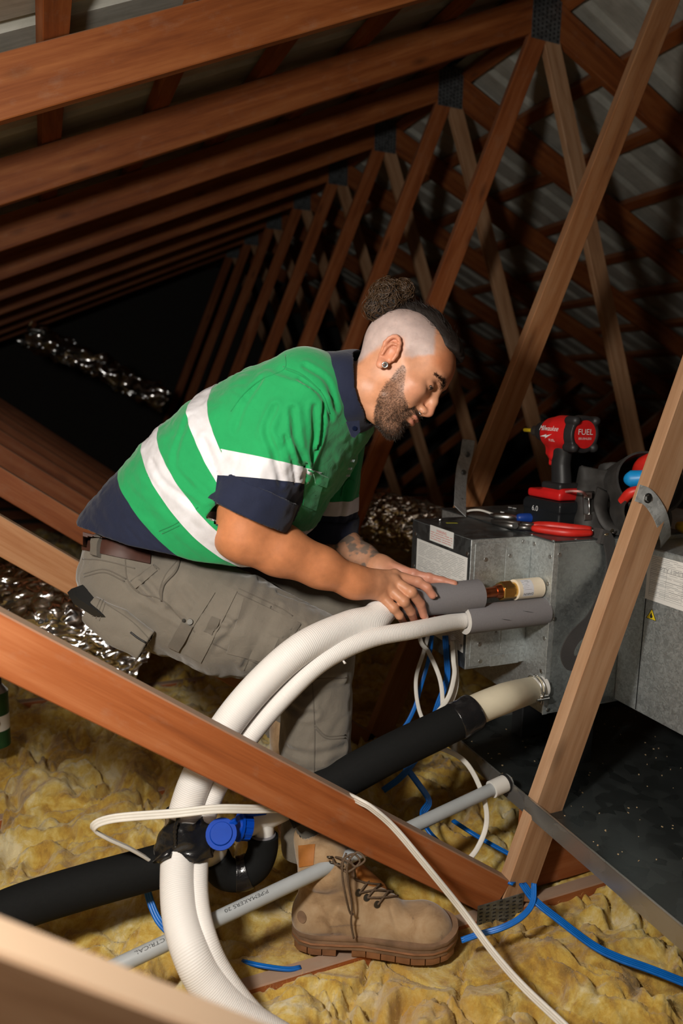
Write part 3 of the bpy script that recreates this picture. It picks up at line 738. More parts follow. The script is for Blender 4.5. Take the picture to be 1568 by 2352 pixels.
def cap(p, axis, r, d, nm):
    ax = Vector(axis).normalized(); R = ax.to_track_quat('Z', 'Y').to_matrix()
    bm = bmesh.new(); bm_cyl(bm, (0, 0, -d), (0, 0, 0), r, r, 26); bm_cyl(bm, (0, 0, 0), (0, 0, .004), r*1.16, r*1.16, 26); bm_cyl(bm, (0, 0, .004), (0, 0, .008), r*.86, r*.80, 26)
    for i in range(12):
        a = i*math.pi/6; bm_box(bm, (r*1.0*math.cos(a), r*1.0*math.sin(a), -d*.5), (.003, .004, d*.9), Matrix.Rotation(a, 3, 'Z'))
    o = from_bm(nm, bm, M_CAPB, trap, TR(p, R)); shade(o, 35); return o
cap(atD(508, 1916, 1.425), -VF*.75+VU*.55+VR*.1, .0265, .016, 'blue_cap')
cap(atD(552, 1898, 1.475), -VR*.85+VU*.25-VF*.4, .0255, .02, 'blue_cap')
b_ = box('cap_tether', atD(528, 1893, 1.44), (.030, .011, .012), M_CAPB, trap, frame(VR*.9+VU*.45, z=VU), .002)
box('cap_clip', atD(583, 1862, 1.48), (.056, .018, .020), M_CAPB, trap, frame(VR*.95+VU*.12, z=VU), .004)
box('blue_fitting', atD(638, 1884, 1.56), (.02, .016, .012), M_CAPB, trap, frame(VR, z=VU), .003)
# left black pipe
pl = tube('drain_pipe', catmull(np.array([atD(-80, 2140, 1.42), atD(40, 2085, 1.46), atD(200, 2035, 1.50), atD(380, 1985, 1.545), atD(490, 1950, 1.57)]), 12), .0445, M_LAG, None, 30)
tag(pl, 'black lagged drain pipe running to the lower left corner', 'pipe')
# tape clump binding hoses to the pipe
rs = np.random.RandomState(4)
def tape_clump():
    pts = [(395, 1862, 1.50), (392, 1905, 1.485), (405, 1950, 1.48)]
    V = []; F = []; Pc = resample(catmull(np.array([atD(430, 1866, 1.475), atD(424, 1905, 1.47), atD(422, 1957, 1.465)]), 8), .004)
    n = 40; m = len(Pc)
    for i in range(m):
        t = i/(m-1)
        for j in range(n):
            a = 2*np.pi*j/n
            rx = .043+.020*t+.006*math.sin(3*a+t*5); ry = .050
            q = Pc[i]+VR*(rx*math.cos(a)+.006*t)+VF*(ry*math.sin(a))
            V.append(q)
    V = np.array(V); V += np.stack([noise(V*38), noise(V*38+9), noise(V*38+21)], 1)*.007
    for i in range(m-1):
        for j in range(n): F.append([i*n+j, i*n+(j+1) % n, (i+1)*n+(j+1) % n, (i+1)*n+j])
    return V, F
V, F = tape_clump()
tp = from_lists('tape_bundle', V, F, M_TAPE); tag(tp, 'crinkled black tape binding both white hoses to the drain pipe', 'tape')
fl = [atD(395, 1950, 1.425), atD(372, 1965, 1.43), atD(356, 1975, 1.44)]
tube('tape_tail', fl, [.02, .017, .008], M_TAPE, tp, 8, sec=np.array([[-1, -.25], [1, -.25], [1, .25], [-1, .25]]))
zp = resample(catmull(np.array([atD(415, 1868, 1.42), atD(403, 1900, 1.417), atD(402, 1945, 1.417)]), 8), .0042)
for q in zp: pass
tube('tape_ridge', zp, .003+.002*(np.arange(len(zp)) % 2), M_TAPE, tp, 6)

# grey conduit into the tray
cd = empty('conduit', atD(750, 2000, 1.5)); WM[cd.name] = TR(atD(750, 2000, 1.5))
tag(cd, 'long grey plastic conduit with white coupling entering the drip tray', 'conduit')
g1 = np.array(atX(1165, 1796, tx)); g0 = np.array(atD(250, 2228, 1.305)); gm = atD(1142, 1808, g1@VF-.015)
M_CON = plain('grey_conduit', (.36, .38, .39), .42, var=.04)
cyl('conduit_tube', g0, g0+(g1-g0)*.992, .0150, M_CON, cd, n=28)
ax = (g1-g0)/np.linalg.norm(g1-g0)
cyl('white_coupling', g1-ax*.052, g1-ax*.010, .0205, WHITE, cd, n=28)
cyl('rubber_ring', g1-ax*.010, g1-ax*.003, .0225, BLACK, cd, n=28)
cyl('tray_outlet', g1-ax*.003, g1+ax*.004, .019, GALV, cd, n=28)
def context(s, px, py, size, sx=1.0):
    d = ray(px, py); n1 = np.cross(d, ax); t = np.dot(np.cross(d*0-g0*1, d), n1)/np.dot(n1, n1)
    # closest point on the axis to the view ray
    t = np.linalg.lstsq(np.stack([ax, -d], 1), -g0, rcond=None)[0][0]
    base = g0+ax*t
    e1_ = np.array([0, 0, 1.])-ax*ax[2]; e1_ /= np.linalg.norm(e1_); e2_ = np.cross(ax, e1_)
    tocam = -base/np.linalg.norm(base); a0 = math.atan2(tocam@e2_, tocam@e1_)
    def bend(co):
        a = a0+(co.y-size*1.0)/.0150*(1 if e2_@VU < 0 else 1)*SGN
        return Vector(base-ax*co.x+(.0150+.0003)*(e1_*math.cos(a)+e2_*math.sin(a)))
    text_mesh('print', s, size, M_INKB, cd, Matrix(), bend=bend, sx=sx)
SGN = 1
context('PIPEMAKERS 20', 622, 2076, .0105, 1.35)
context('ELECTRICAL', 405, 2160, .0105, 1.35)

# ---- cables
FLAT = lambda w_, t_, k=1: np.array([[math.copysign(abs(math.cos(a))**.55, math.cos(a))*w_/2, math.copysign(abs(math.sin(a))**.55, math.sin(a))*t_/2] for a in np.linspace(0, 2*math.pi, 14, endpoint=False)])
def ribbed(w_, t_, ribs=4):
    s = []
    for k in range(ribs*4+1):
        x = -w_/2+w_*k/(ribs*4); s.append((x, -t_/2*(1-.35*(k % 4 == 0))))
    for k in range(ribs*4, -1, -1):
        x = -w_/2+w_*k/(ribs*4); s.append((x, t_/2*(1-.35*(k % 4 == 0))))
    return np.array(s)
def cable(P, w_, t_, m, label, up, group, ribs=0, step=.008):
    Pc = resample(catmull(np.array(P), 12), step)
    V, F = sweep(Pc, 1.0, sec=ribbed(w_, t_, ribs) if ribs else FLAT(w_, t_), up=up)
    o = from_lists('cable', V, F, m); return tag(o, label, 'cable', group)
M_CABW = plain('white_cable', (.70, .67, .61), .5, var=.05)
WG, BG = 'white cables in the attic', 'flat blue cables on the insulation'
cable([atD(360, 1985, 1.53), atD(300, 1950, 1.48), atD(240, 1922, 1.44), atD(214, 1900, 1.42), atD(260, 1880, 1.41), atD(400, 1868, 1.40), atD(500, 1858, 1.41), atD(600, 1858, 1.46), atD(700, 1850, 1.53), atD(765, 1822, 1.545),
       atD(800, 1829, 1.515), atD(828, 1842, 1.475), atD(855, 1858, 1.468), atD(905, 1902, 1.47), atD(975, 1985, 1.46), atD(1060, 2090, 1.45), atD(1130, 2185, 1.40), atD(1200, 2265, 1.33), atD(1300, 2360, 1.25), atD(1380, 2440, 1.2)], .017, .0065, M_CABW,
      'long flat white cable looping round the hoses and across the orange web', (0, 0, 1), WG, 3)
cable([atD(960, 1718, 1.78), atD(1010, 1718, 1.77), atD(1070, 1752, 1.76), atD(1108, 1825, 1.75), atD(1117, 1890, 1.74), atD(1095, 1950, 1.72), atD(1060, 1990, 1.70)], .0125, .0065, M_CABW,
      'white cable curving over the grey conduit beside the tray', -VF, WG, 0)
cable([atD(958, 1440, 1.88), atD(968, 1478, 1.87), atD(985, 1500, 1.85), atD(1010, 1560, 1.84), atD(1016, 1620, 1.83), atD(1012, 1700, 1.84)], .0115, .007, M_CABW, 'white cable hanging in a loop below the unit, middle strand', -VF, WG)
cable([atD(985, 1450, 1.90), atD(972, 1500, 1.89), atD(955, 1560, 1.88), atD(962, 1630, 1.87), atD(990, 1690, 1.86)], .0105, .007, M_CABW, 'white cable hanging below the unit, leftmost strand', -VF, WG)
cable([atD(1038, 1470, 1.85), atD(1041, 1518, 1.84), atD(1043, 1550, 1.84), atD(1030, 1600, 1.83), atD(1000, 1640, 1.81), atD(960, 1664, 1.79), atD(900, 1710, 1.77), atD(840, 1790, 1.76)], .0120, .007, M_CABW, 'white cable crossing below the unit towards the black pipe', -VF, WG)
cable([atD(1042, 1470, 1.87), atD(1045, 1515, 1.86), atD(1046, 1580, 1.86), atD(1020, 1640, 1.85), atD(985, 1690, 1.85)], .014, .006, M_CABW, 'white flat cable hanging below the unit, rightmost strand', -VF, WG)
cable([atD(992, 1460, 1.92), atD(985, 1510, 1.92), atD(968, 1570, 1.91), atD(950, 1630, 1.90), atD(920, 1680, 1.90), atD(870, 1720, 1.92)], .011, .006, BLUE, 'thin blue cable hanging below the unit, left strand', -VF, BG)
cable([atD(1022, 1460, 1.90), atD(1025, 1508, 1.90), atD(1026, 1560, 1.90), atD(1005, 1620, 1.90), atD(985, 1680, 1.9), atD(958, 1738, 1.88), atD(920, 1785, 1.87), atD(880, 1815, 1.88)], .016, .006, BLUE, 'blue cable passing behind the black drain pipe', -VF, BG, 3)
cable([atD(930, 1760, 1.90), atD(960, 1800, 1.88), atD(985, 1840, 1.87), atD(970, 1870, 1.84), atD(985, 1910, 1.80), atD(1040, 1960, 1.77), atD(1135, 2012, 1.72), atD(1180, 2030, 1.69)], .020, .006, BLUE, 'wide blue cable running under the conduit to the tan web', (0, 0, 1), BG, 4)
cable([atD(1040, 1885, 1.84), atD(1075, 1908, 1.80), atD(1120, 1935, 1.78), atD(1175, 1965, 1.76)], .012, .006, BLUE, 'short blue cable half buried in insulation left of the tan web', (0, 0, 1), BG, 3)
cable([atD(1200, 2030, 1.60), atD(1228, 2068, 1.555), atD(1280, 2110, 1.53), atD(1360, 2170, 1.50), atD(1420, 2200, 1.48), atD(1490, 2225, 1.46), atD(1600, 2268, 1.43)], .019, .006, BLUE, 'flat blue cable from the nail plate to the right edge', (0, -.5, 1), BG, 4)
cable([atD(1226, 2030, 1.575), atD(1222, 2075, 1.545), atD(1195, 2108, 1.525), atD(1150, 2132, 1.515), atD(1100, 2146, 1.52), atD(1060, 2160, 1.53)], .012, .006, BLUE, 'blue cable curling under the nail plate', (0, 0, 1), BG, 3)
cable([atD(555, 2208, 1.52), atD(600, 2218, 1.51), atD(660, 2226, 1.51), atD(690, 2222, 1.52)], .010, .006, BLUE, 'short blue cable between the hoses and the boot', (0, 0, 1), BG, 2)
cable([atD(335, 2030, 1.58), atD(345, 2070, 1.57), atD(365, 2115, 1.55), atD(400, 2150, 1.53), atD(440, 2175, 1.52)], .016, .006, BLUE, 'blue cable dropping below the left black pipe', -VF, BG, 3)
# ================================================================ smooth solids: distance fields meshed by surface nets
def smin(a, b, k):
    h = np.clip(.5+.5*(b-a)/k, 0, 1); return b+(a-b)*h-k*h*(1-h)
def smax(a, b, k): return -smin(-a, -b, k)
def caps(P, a, b, ra, rb=None):
    a = np.asarray(a, float); b = np.asarray(b, float); rb = ra if rb is None else rb
    ab = b-a; t = np.clip(((P-a)@ab)/max(ab@ab, 1e-12), 0, 1)
    q = P-a-t[:, None]*ab
    return np.sqrt((q*q).sum(1))-(ra+(rb-ra)*t)
def chain(P, pts, rad, k=.006):
    d = None
    for i in range(len(pts)-1):
        e = caps(P, pts[i], pts[i+1], rad[i], rad[i+1]); d = e if d is None else smin(d, e, k)
    return d
def ell(P, c, r, R=None):
    q = P-np.asarray(c, float)
    if R is not None: q = q@R
    r = np.asarray(r, float); a = q/r; k0 = np.sqrt((a*a).sum(1)); b = a/r; k1 = np.sqrt((b*b).sum(1))+1e-9
    return k0*(k0-1)/k1
def gtube(P, C, A, B, L, e=2.0, flat=True):
    """elliptical tube along the polyline C: half width A along L, half depth B across; flat or round ends"""
    C = np.asarray(C, float); L = np.asarray(L, float)
    if L.ndim == 1: L = np.tile(L, (len(C), 1))
    d = np.full(len(P), 1e9)
    n = len(C)-1
    for i in range(n):
        ab = C[i+1]-C[i]; q0 = P-C[i]; tt = (q0@ab)/(ab@ab); t = np.clip(tt, 0, 1)
        q = q0-t[:, None]*ab
        l = L[i]+(L[i+1]-L[i])*t[:, None]; l = l-np.outer((l@ab)/(ab@ab), ab); l /= np.linalg.norm(l, axis=1)[:, None]
        a = A[i]+(A[i+1]-A[i])*t; b = B[i]+(B[i+1]-B[i])*t
        if flat:
            u = ab/np.linalg.norm(ab)
            ax = np.zeros(len(P))
            if i == 0: ax = np.where(tt < 0, -tt*np.linalg.norm(ab), ax)
            if i == n-1: ax = np.where(tt > 1, (tt-1)*np.linalg.norm(ab), ax)
            qq = q-np.where(ax > 0, np.sign(tt-.5)*ax, 0)[:, None]*u
        else: ax = None; qq = q
        v = (qq*l).sum(1); w = np.sqrt(np.maximum((qq*qq).sum(1)-v*v, 0))
        rho = (np.abs(v/a)**e+np.abs(w/b)**e)**(1/e)+1e-9
        m = np.sqrt(v*v+w*w); dd = np.where(m < 1e-6, -np.minimum(a, b), m*(1-1/rho))
        if flat: dd = np.where(ax > 0, np.maximum(dd, ax), dd)
        d = np.minimum(d, dd)
    return d
def mesh_sdf(f, lo, hi, h, slack=1.9, solo=True):
    lo = np.asarray(lo, float); hi = np.asarray(hi, float); lev = 4
    n = np.ceil((hi-lo)/(h*2**lev)).astype(int)
    I = np.stack(np.meshgrid(*[np.arange(k) for k in n], indexing='ij'), -1).reshape(-1, 3)
    O = np.stack(np.meshgrid([0, 1], [0, 1], [0, 1], indexing='ij'), -1).reshape(-1, 3)
    def ev(P):
        return np.concatenate([f(P[i:i+120000]) for i in range(0, len(P), 120000)]) if len(P) else np.zeros(0)
    for l in range(lev, 0, -1):
        s = h*2**l; d = ev(lo+(I+.5)*s)
        I = I[np.abs(d) < s*.87*slack+.003*(l > 2)]
        I = (I[:, None]*2+O[None]).reshape(-1, 3)
    M = 1 << 20
    key = lambda J: (J[:, 0]+8)*(M*M)+(J[:, 1]+8)*M+J[:, 2]+8
    K = np.unique(key((I[:, None]+O[None]).reshape(-1, 3)))
    J = np.stack([K//(M*M)-8, (K//M) % M-8, K % M-8], 1)
    val = ev(lo+J*h)
    ck = key(I); corner = np.searchsorted(K, np.stack([key(I+o) for o in O], 1)); cv = val[corner]
    act = (cv.min(1) < 0) & (cv.max(1) >= 0); I = I[act]; cv = cv[act]; ck = ck[act]
    o_ = np.argsort(ck); I = I[o_]; cv = cv[o_]; ck = ck[o_]
    acc = np.zeros((len(I), 3)); cnt = np.zeros(len(I))
    for a in range(8):
        for ax in range(3):
            if O[a][ax]: continue
            b = a+(4, 2, 1)[ax]; va, vb = cv[:, a], cv[:, b]; m = (va < 0) != (vb < 0)
            t = np.where(m, va/(va-vb+1e-12), 0); p = np.tile(O[a].astype(float), (len(I), 1)); p[:, ax] = t
            acc += p*m[:, None]; cnt += m
    V = lo+(I+acc/np.maximum(cnt, 1)[:, None])*h
    F = []
    for ax in range(3):
        e = np.zeros(3, int); e[ax] = 1; e1 = np.zeros(3, int); e1[(ax+1) % 3] = 1; e2 = np.zeros(3, int); e2[(ax+2) % 3] = 1
        kb = key(J+e); ib = np.clip(np.searchsorted(K, kb), 0, len(K)-1); ok = K[ib] == kb
        m = ok & ((val < 0) != (val[ib] < 0)); Jm = J[m]; neg = val[m] < 0
        q = []; good = np.ones(len(Jm), bool)
        for off in (0*e, -e1, -e1-e2, -e2):
            kk = key(Jm+off); ii = np.clip(np.searchsorted(ck, kk), 0, len(ck)-1); good &= ck[ii] == kk; q.append(ii)
        Q = np.stack(q, 1)[good]; ng = neg[good]; Q[~ng] = Q[~ng][:, ::-1]; F.append(Q)
    F = np.concatenate(F)
    lab = np.arange(len(V))                     # keep the large connected pieces only
    for _ in range(400):
        m = lab[F].min(1); new = lab.copy(); np.minimum.at(new, F.ravel(), np.repeat(m, 4)); new = new[new]
        if (new == lab).all(): break
        lab = new
    u, inv, cnt = np.unique(lab, return_inverse=True, return_counts=True)
    keep = cnt[inv] >= (max(cnt) if solo else .04*max(cnt)); idx = np.cumsum(keep)-1; F = idx[F[keep[F].all(1)]]; V = V[keep]
    return relax(V, F, 2), F
def relax(V, F, it=2, lam=.5):
    E = np.concatenate([F[:, [0, 1]], F[:, [1, 2]], F[:, [2, 3]], F[:, [3, 0]]])
    for k in range(it):
        S = np.zeros_like(V); c = np.zeros(len(V))
        for a, b in ((0, 1), (1, 0)):
            for x in range(3): S[:, x] += np.bincount(E[:, a], V[E[:, b], x], len(V))
            c += np.bincount(E[:, a], minlength=len(V))
        W = S/np.maximum(c, 1)[:, None]; V = V+(W-V)*(lam if k % 2 == 0 else -lam*.9)
    return V
def vnormals(V, F):
    n = np.cross(V[F[:, 2]]-V[F[:, 0]], V[F[:, 3]]-V[F[:, 1]]); N = np.zeros_like(V)
    for k in range(4):
        for x in range(3): N[:, x] += np.bincount(F[:, k], n[:, x], len(V))
    return N/(np.linalg.norm(N, axis=1)[:, None]+1e-12)
def sstep(a, b, x): t = np.clip((x-a)/(b-a), 0, 1); return t*t*(3-2*t)
def ribbons(name, B, D, L, wd, m, parent, segs=3, curl=.3, seed=0, taper=True, grav=None):
    """many thin hairs: base points B, directions D, lengths L"""
    rs = np.random.RandomState(seed); n = len(B); side = np.cross(D, rs.normal(size=D.shape)); side /= np.linalg.norm(side, axis=1)[:, None]
    bend = rs.normal(size=D.shape)*curl; V = []; p = B.copy(); d = D.copy()
    for s in range(segs+1):
        w_ = wd*(1-.75*s/segs if taper else 1)
        V += [p-side*w_/2, p+side*w_/2]
        d = d+bend/segs+(0 if grav is None else np.asarray(grav)/segs); d /= np.linalg.norm(d, axis=1)[:, None]; p = p+d*(L/segs)[:, None]
    V = np.stack(V, 1).reshape(-1, 3); k = 2*(segs+1); base = np.arange(n)*k; F = []
    for s in range(segs): F.append(np.stack([base+2*s, base+2*s+1, base+2*s+3, base+2*s+2], 1))
    return from_np(name, V, np.concatenate(F), m, parent, smooth=True)
def trace(bvh, pts, step=6, off=0.0):
    """points of the place seen along a polyline, lying on the given surface"""
    P2 = resample(catmull(np.array(pts, float), 8) if len(pts) > 2 else np.array(pts, float), step); out = []
    for x, y in P2:
        loc, nr, i, d = bvh.ray_cast(Vector((0, 0, 0)), Vector(ray(x, y)).normalized())
        if loc is not None and (not out or abs(d-last) < .06): out.append(np.array(loc)+np.array(nr)*off); last = d
    return np.array(out)
def bvh_of(V, F): return BVHTree.FromPolygons([tuple(v) for v in V.tolist()], F.tolist())
# ================================================================ the worker
C = atD
# ---- head frame (x forward, y to his left, z up), origin between the ears
HP, HY, HS = math.radians(40), math.radians(12), 1.03
HF = math.cos(HY)*(math.cos(HP)*VR-math.sin(HP)*VU)-math.sin(HY)*VF
HU = math.sin(HP)*VR+math.cos(HP)*VU
HL = np.cross(HU, HF)
HO = C(901, 821, 1.45)+HL*.077*HS
HR = np.stack([HF, HL, HU], 1)                 # columns: local axes in world
def tohead(P): return (P-HO)@HR/HS
def fromhead(p): return HO+(np.asarray(p, float)*HS)@HR.T
NECK0 = C(792, 900, 1.60)
# ---- limbs
R_SH, R_EL, R_WR = C(690, 930, 1.50), C(563, 1228, 1.53), C(815, 1337, 1.615)
L_SH, L_EL, L_WR = C(768, 965, 1.86), C(757, 1238, 1.95), C(872, 1308, 1.80)
def oncyl(px, py, rf, dflt):
    """point at finger radius rf outside the upper grey sleeve along the view ray (axis along x)"""
    d = ray(px, py); oy, oz = -1.45, -Z1; R = .0385+rf*.82
    a = d[1]**2+d[2]**2; b = 2*(d[1]*oy+d[2]*oz); c = oy*oy+oz*oz-R*R; D = b*b-4*a*c
    return d*((-b-math.sqrt(D))/(2*a)) if D > 0 else C(px, py, dflt)
def cylp(x, adeg, R): a = math.radians(adeg); return np.array([x, 1.45-R*math.sin(a), Z1+R*math.cos(a)])
xh0 = lambda px: atY(px, 1395, 1.45)[0]
RF = [  # right hand fingers: joints then radii
    ([C(906, 1322, 1.665), C(960, 1337, 1.668), C(981, 1350, 1.664), oncyl(993, 1367, .0100, 1.66)], [.0135, .0118, .0106, .0096]),
    ([C(905, 1335, 1.650), C(944, 1360, 1.632), oncyl(965, 1387, .0110, 1.64), oncyl(973, 1413, .0098, 1.65)], [.0138, .0122, .0110, .0098]),
    ([C(893, 1351, 1.640), C(928, 1382, 1.624), oncyl(943, 1405, .0108, 1.63), oncyl(950, 1424, .0095, 1.64)], [.0135, .0116, .0105, .0094]),
    ([C(876, 1368, 1.632), C(904, 1397, 1.622), C(917, 1414, 1.627), oncyl(926, 1428, .0088, 1.64)], [.0125, .0104, .0094, .0085])]
RTH = ([C(850, 1345, 1.645), C(895, 1352, 1.695), C(940, 1360, 1.742), C(975, 1362, 1.745)], [.018, .0150, .0128, .0110])
xl = xh0(1000)
LF = [
    ([C(950, 1320, 1.752), C(985, 1327, 1.742), C(1015, 1334, 1.735), C(1042, 1341, 1.728)], [.0125, .0112, .0102, .0094]),
    ([cylp(xh0(955), -70, .058), cylp(xh0(990), -105, .052), cylp(xh0(1008), -150, .050), cylp(xh0(1015), -192, .050)], [.0128, .0115, .0105, .0095]),
    ([cylp(xh0(940), -85, .058), cylp(xh0(972), -120, .052), cylp(xh0(985), -160, .050), cylp(xh0(990), -200, .050)], [.0125, .0112, .0102, .0092]),
    ([cylp(xh0(925), -95, .057), cylp(xh0(950), -130, .051), cylp(xh0(960), -165, .049), cylp(xh0(965), -195, .049)], [.0115, .0102, .0094, .0086])]
LTH = ([C(905, 1322, 1.795), C(935, 1335, 1.765), C(962, 1345, 1.745), C(985, 1352, 1.735)], [.016, .0140, .0124, .011])
def f_head(P):
    p = tohead(P)
    d = ell(p, (-.006, 0, .046), (.098, .0765, .086))
    q = p.copy(); q[:, 1] = np.abs(q[:, 1])            # symmetric details
    d = smin(d, ell(p, (.040, 0, .040), (.060, .063, .060)), .03)
    d = smin(d, ell(q, (.084, .018, .034), (.0165, .026, .0105)), .014)       # brow
    d = smin(d, ell(p, (.040, 0, -.025), (.053, .056, .062)), .025)
    d = smin(d, ell(q, (.062, .042, -.010), (.026, .020, .017)), .018)        # cheekbone
    d = smin(d, ell(q, (.055, .034, -.045), (.026, .020, .026)), .02)         # cheek
    d = smin(d, caps(q, (.030, .046, -.062), (.070, .014, -.097), .019, .018), .018)
    d = smin(d, ell(p, (.076, 0, -.098), (.0175, .021, .0165)), .014)         # chin
    d = smin(d, ell(p, (.074, 0, -.060), (.026, .030, .030)), .016)           # muzzle
    d = smax(d, -ell(q, (.103, .034, .013), (.0185, .0195, .0135)), .012)      # sockets
    d = smin(d, ell(q, (.0795, .0325, .0115), (.0140, .0155, .0130)), .0045)   # lids
    d = smin(d, chain(p, [(.0945, 0, .019), (.1045, 0, -.004), (.1110, 0, -.0265)], [.0080, .0086, .0104], .006), .011)
    d = smin(d, ell(q, (.0995, .0118, -.0325), (.0110, .0066, .0078)), .006)   # wings
    d = smin(d, caps(p, (.106, 0, -.033), (.096, 0, -.042), .006), .008)
    d = smax(d, -ell(q, (.1040, .0062, -.0415), (.0055, .0030, .0040)), .002)  # nostrils
    d = smax(d, -caps(q, (.0905, .0245, -.040), (.080, .036, -.058), .0006), .007)    # nasolabial fold
    d = smin(d, ell(q, (.0985, .0075, -.0540), (.0075, .0135, .0043)), .005)
    d = smin(d, ell(p, (.0965, 0, -.0655), (.0082, .0175, .0055)), .005)
    d = smax(d, -caps(q, (.1050, 0, -.0592), (.088, .0235, -.0598), .0011), .0028)     # mouth line
    d = smax(d, -caps(q, (.096, 0, -.0765), (.088, .014, -.0775), .003), .010)
    # eye opening
    d = smax(d, -caps(q, (.0932, .0245, .0072), (.0885, .0415, .0080), .0017), .0015)
    d = smax(d, -caps(q, (.0955, .022, .0195), (.087, .046, .0185), .0009), .003)      # lid crease
    # temples
    d = smax(d, -ell(q, (.052, .083, .030), (.030, .016, .025)), .02)
    # neck
    d = smin(d, gtube(P, [fromhead((-.018, 0, -.005)), fromhead((-.018, 0, -.062)), NECK0], [.056, .057, .066], [.060, .058, .066], HL, flat=False), .022)
    d = smin(d, ell(p, (.030, 0, -.098), (.030, .030, .018)), .02)
    # ears
    c0 = np.array([-.013, .0785, .006]); dx = np.array([math.cos(.22), .22, math.sin(.22)*.6]); dz = np.array([-.22, .10, 1.0]); dz /= np.linalg.norm(dz)
    e = ell(q, c0+np.array([.002, -.006, -.002]), (.0165, .007, .028), None)
    rim = []
    for t in np.linspace(-70, 250, 15): rim.append(c0+dx*.0175*math.cos(math.radians(t))*(1 if t < 180 else .8)+dz*.0315*math.sin(math.radians(t))*(1.0)-np.array([0, 0, 0]))
    rim = rim[2:]
    e = smin(e, chain(q, rim, [.0030]+[.0042]*(len(rim)-2)+[.0045], .003), .0035)
    e = smin(e, ell(q, c0+np.array([.003, -.002, -.0295]), (.0095, .0055, .0105)), .005)
    e = smax(e, -ell(q, c0+np.array([.0035, .0075, -.006]), (.0088, .0095, .0135)), .003)
    e = smax(e, -caps(q, c0+np.array([-.010, .0065, .010]), c0+np.array([.006, .0065, .0215]), .0030), .002)
    e = smin(e, chain(q, [c0+np.array([-.006, .003, -.014]), c0+np.array([-.0085, .0035, .0]), c0+np.array([-.005, .0035, .014]), c0+np.array([.004, .003, .018])], [.003, .0032, .003, .0025], .003), .003)
    e = smin(e, ell(q, c0+np.array([.0155, -.002, -.007]), (.0045, .004, .0065)), .004)
    d = smin(d, e, .0045)
    return d*HS
def f_arm(P, S, E, W, r, k=.03, M=None):
    up = np.array([0, 0, 1.])
    d = caps(P, S, S+(E-S)*.5 if M is None else M, r[0], r[0]*1.0)
    d = smin(d, caps(P, S+(E-S)*.50 if M is None else M, E, r[1]*1.25, r[1]), k)
    ax = (W-E)/np.linalg.norm(W-E)
    m = E+(W-E)*.30
    d = smin(d, chain(P, [E, m, E+(W-E)*.68, W], [r[1]*.98, r[2], r[3], r[4]], .02), k)
    return d
def f_hand(P, W, fingers, thumb, back, rw):
    d = None
    kn = [f[0][0] for f in fingers]; n = len(kn)
    # palm: slabs from the wrist to every knuckle
    for i, kx in enumerate(kn):
        b = W+(kn[i]-W)*.0+(kn[i]-np.mean(kn, axis=0))*.35
        e = caps(P, b, kx-(kx-W)*.04, rw*(.62), fingers[i][1][0]*1.02); d = e if d is None else smin(d, e, .016)
    d = smin(d, caps(P, W, (W+np.mean(kn, axis=0))/2, rw*.82, rw*.68), .02)
    for kx in kn: d = smin(d, caps(P, W+(kx-W)*.35+back*rw*.62, kx+back*.007, .0035, .0045), .008)
    for (J, r) in fingers:
        f = None
        for i in range(3):
            e = caps(P, J[i], J[i+1], r[i]*.97, r[i+1]); f = e if f is None else smin(f, e, .004)
        f = smin(f, np.linalg.norm(P-np.asarray(J[1]), axis=1)-r[1]*1.07, .004)
        f = smin(f, np.linalg.norm(P-np.asarray(J[0])-back*.002, axis=1)-r[0]*1.02, .006)
        d = smin(d, f, .0055)
    J, r = thumb; t = chain(P, J, r, .006); d = smin(d, t, .012)
    return d
RBACK = -VF*.5+VU*.85
def near(P, pts, m):
    lo = np.min(pts, axis=0)-m; hi = np.max(pts, axis=0)+m
    return np.all((P > lo) & (P < hi), axis=1)
RHPTS = np.array([R_WR]+[j for f in RF for j in f[0]]+RTH[0]); LHPTS = np.array([L_WR]+[j for f in LF for j in f[0]]+LTH[0])
def region(P, pts, m, fn, far=.05):
    """evaluate fn only near pts; elsewhere a safe positive distance"""
    lo = np.min(pts, axis=0)-m; hi = np.max(pts, axis=0)+m
    o = np.maximum(np.maximum(lo-P, P-hi), 0); out = np.sqrt((o*o).sum(1))+m*.6
    s = out <= m*.6+1e-9
    if s.any(): out[s] = fn(P[s])
    return out
HPTS = np.array([fromhead((x, y, z)) for x in (-.11, .13) for y in (-.09, .09) for z in (-.13, .14)]+[NECK0])
CORE = [C(330, 1350, 1.80), C(420, 1190, 1.75), C(560, 1050, 1.70), C(700, 955, 1.66), NECK0]
def f_body(P):
    d = region(P, HPTS, .06, f_head)
    d = smin(d, gtube(P, CORE, [.10, .12, .14, .13, .05], [.07, .08, .10, .08, .055], VF, flat=False), .03)
    d = smin(d, caps(P, NECK0, R_SH, .045, .04), .02); d = smin(d, caps(P, NECK0, L_SH, .045, .04), .02)
    ra = f_arm(P, R_SH, R_EL, R_WR, (.048, .057, .0560, .0445, .0340), M=C(573, 1150, 1.522))
    ra = smin(ra, ell(P, C(520, 1238, 1.53), (.02, .02, .026)), .025)
    ra = smin(ra, region(P, RHPTS, .05, lambda Q: f_hand(Q, R_WR, RF, RTH, RBACK, .036)), .022)
    la = f_arm(P, L_SH, L_EL, L_WR, (.052, .050, .047, .038, .030))
    la = smin(la, region(P, LHPTS, .05, lambda Q: f_hand(Q, L_WR, LF, LTH, RBACK, .033)), .022)
    return smin(d, np.minimum(ra, la), .015)
allp = np.vstack([HPTS, np.array(CORE), [R_SH, R_EL, R_WR, L_SH, L_EL, L_WR], RHPTS, LHPTS])
BV, BF = mesh_sdf(f_body, allp.min(0)-.17, allp.max(0)+.13, .0021)
BN = vnormals(BV, BF)
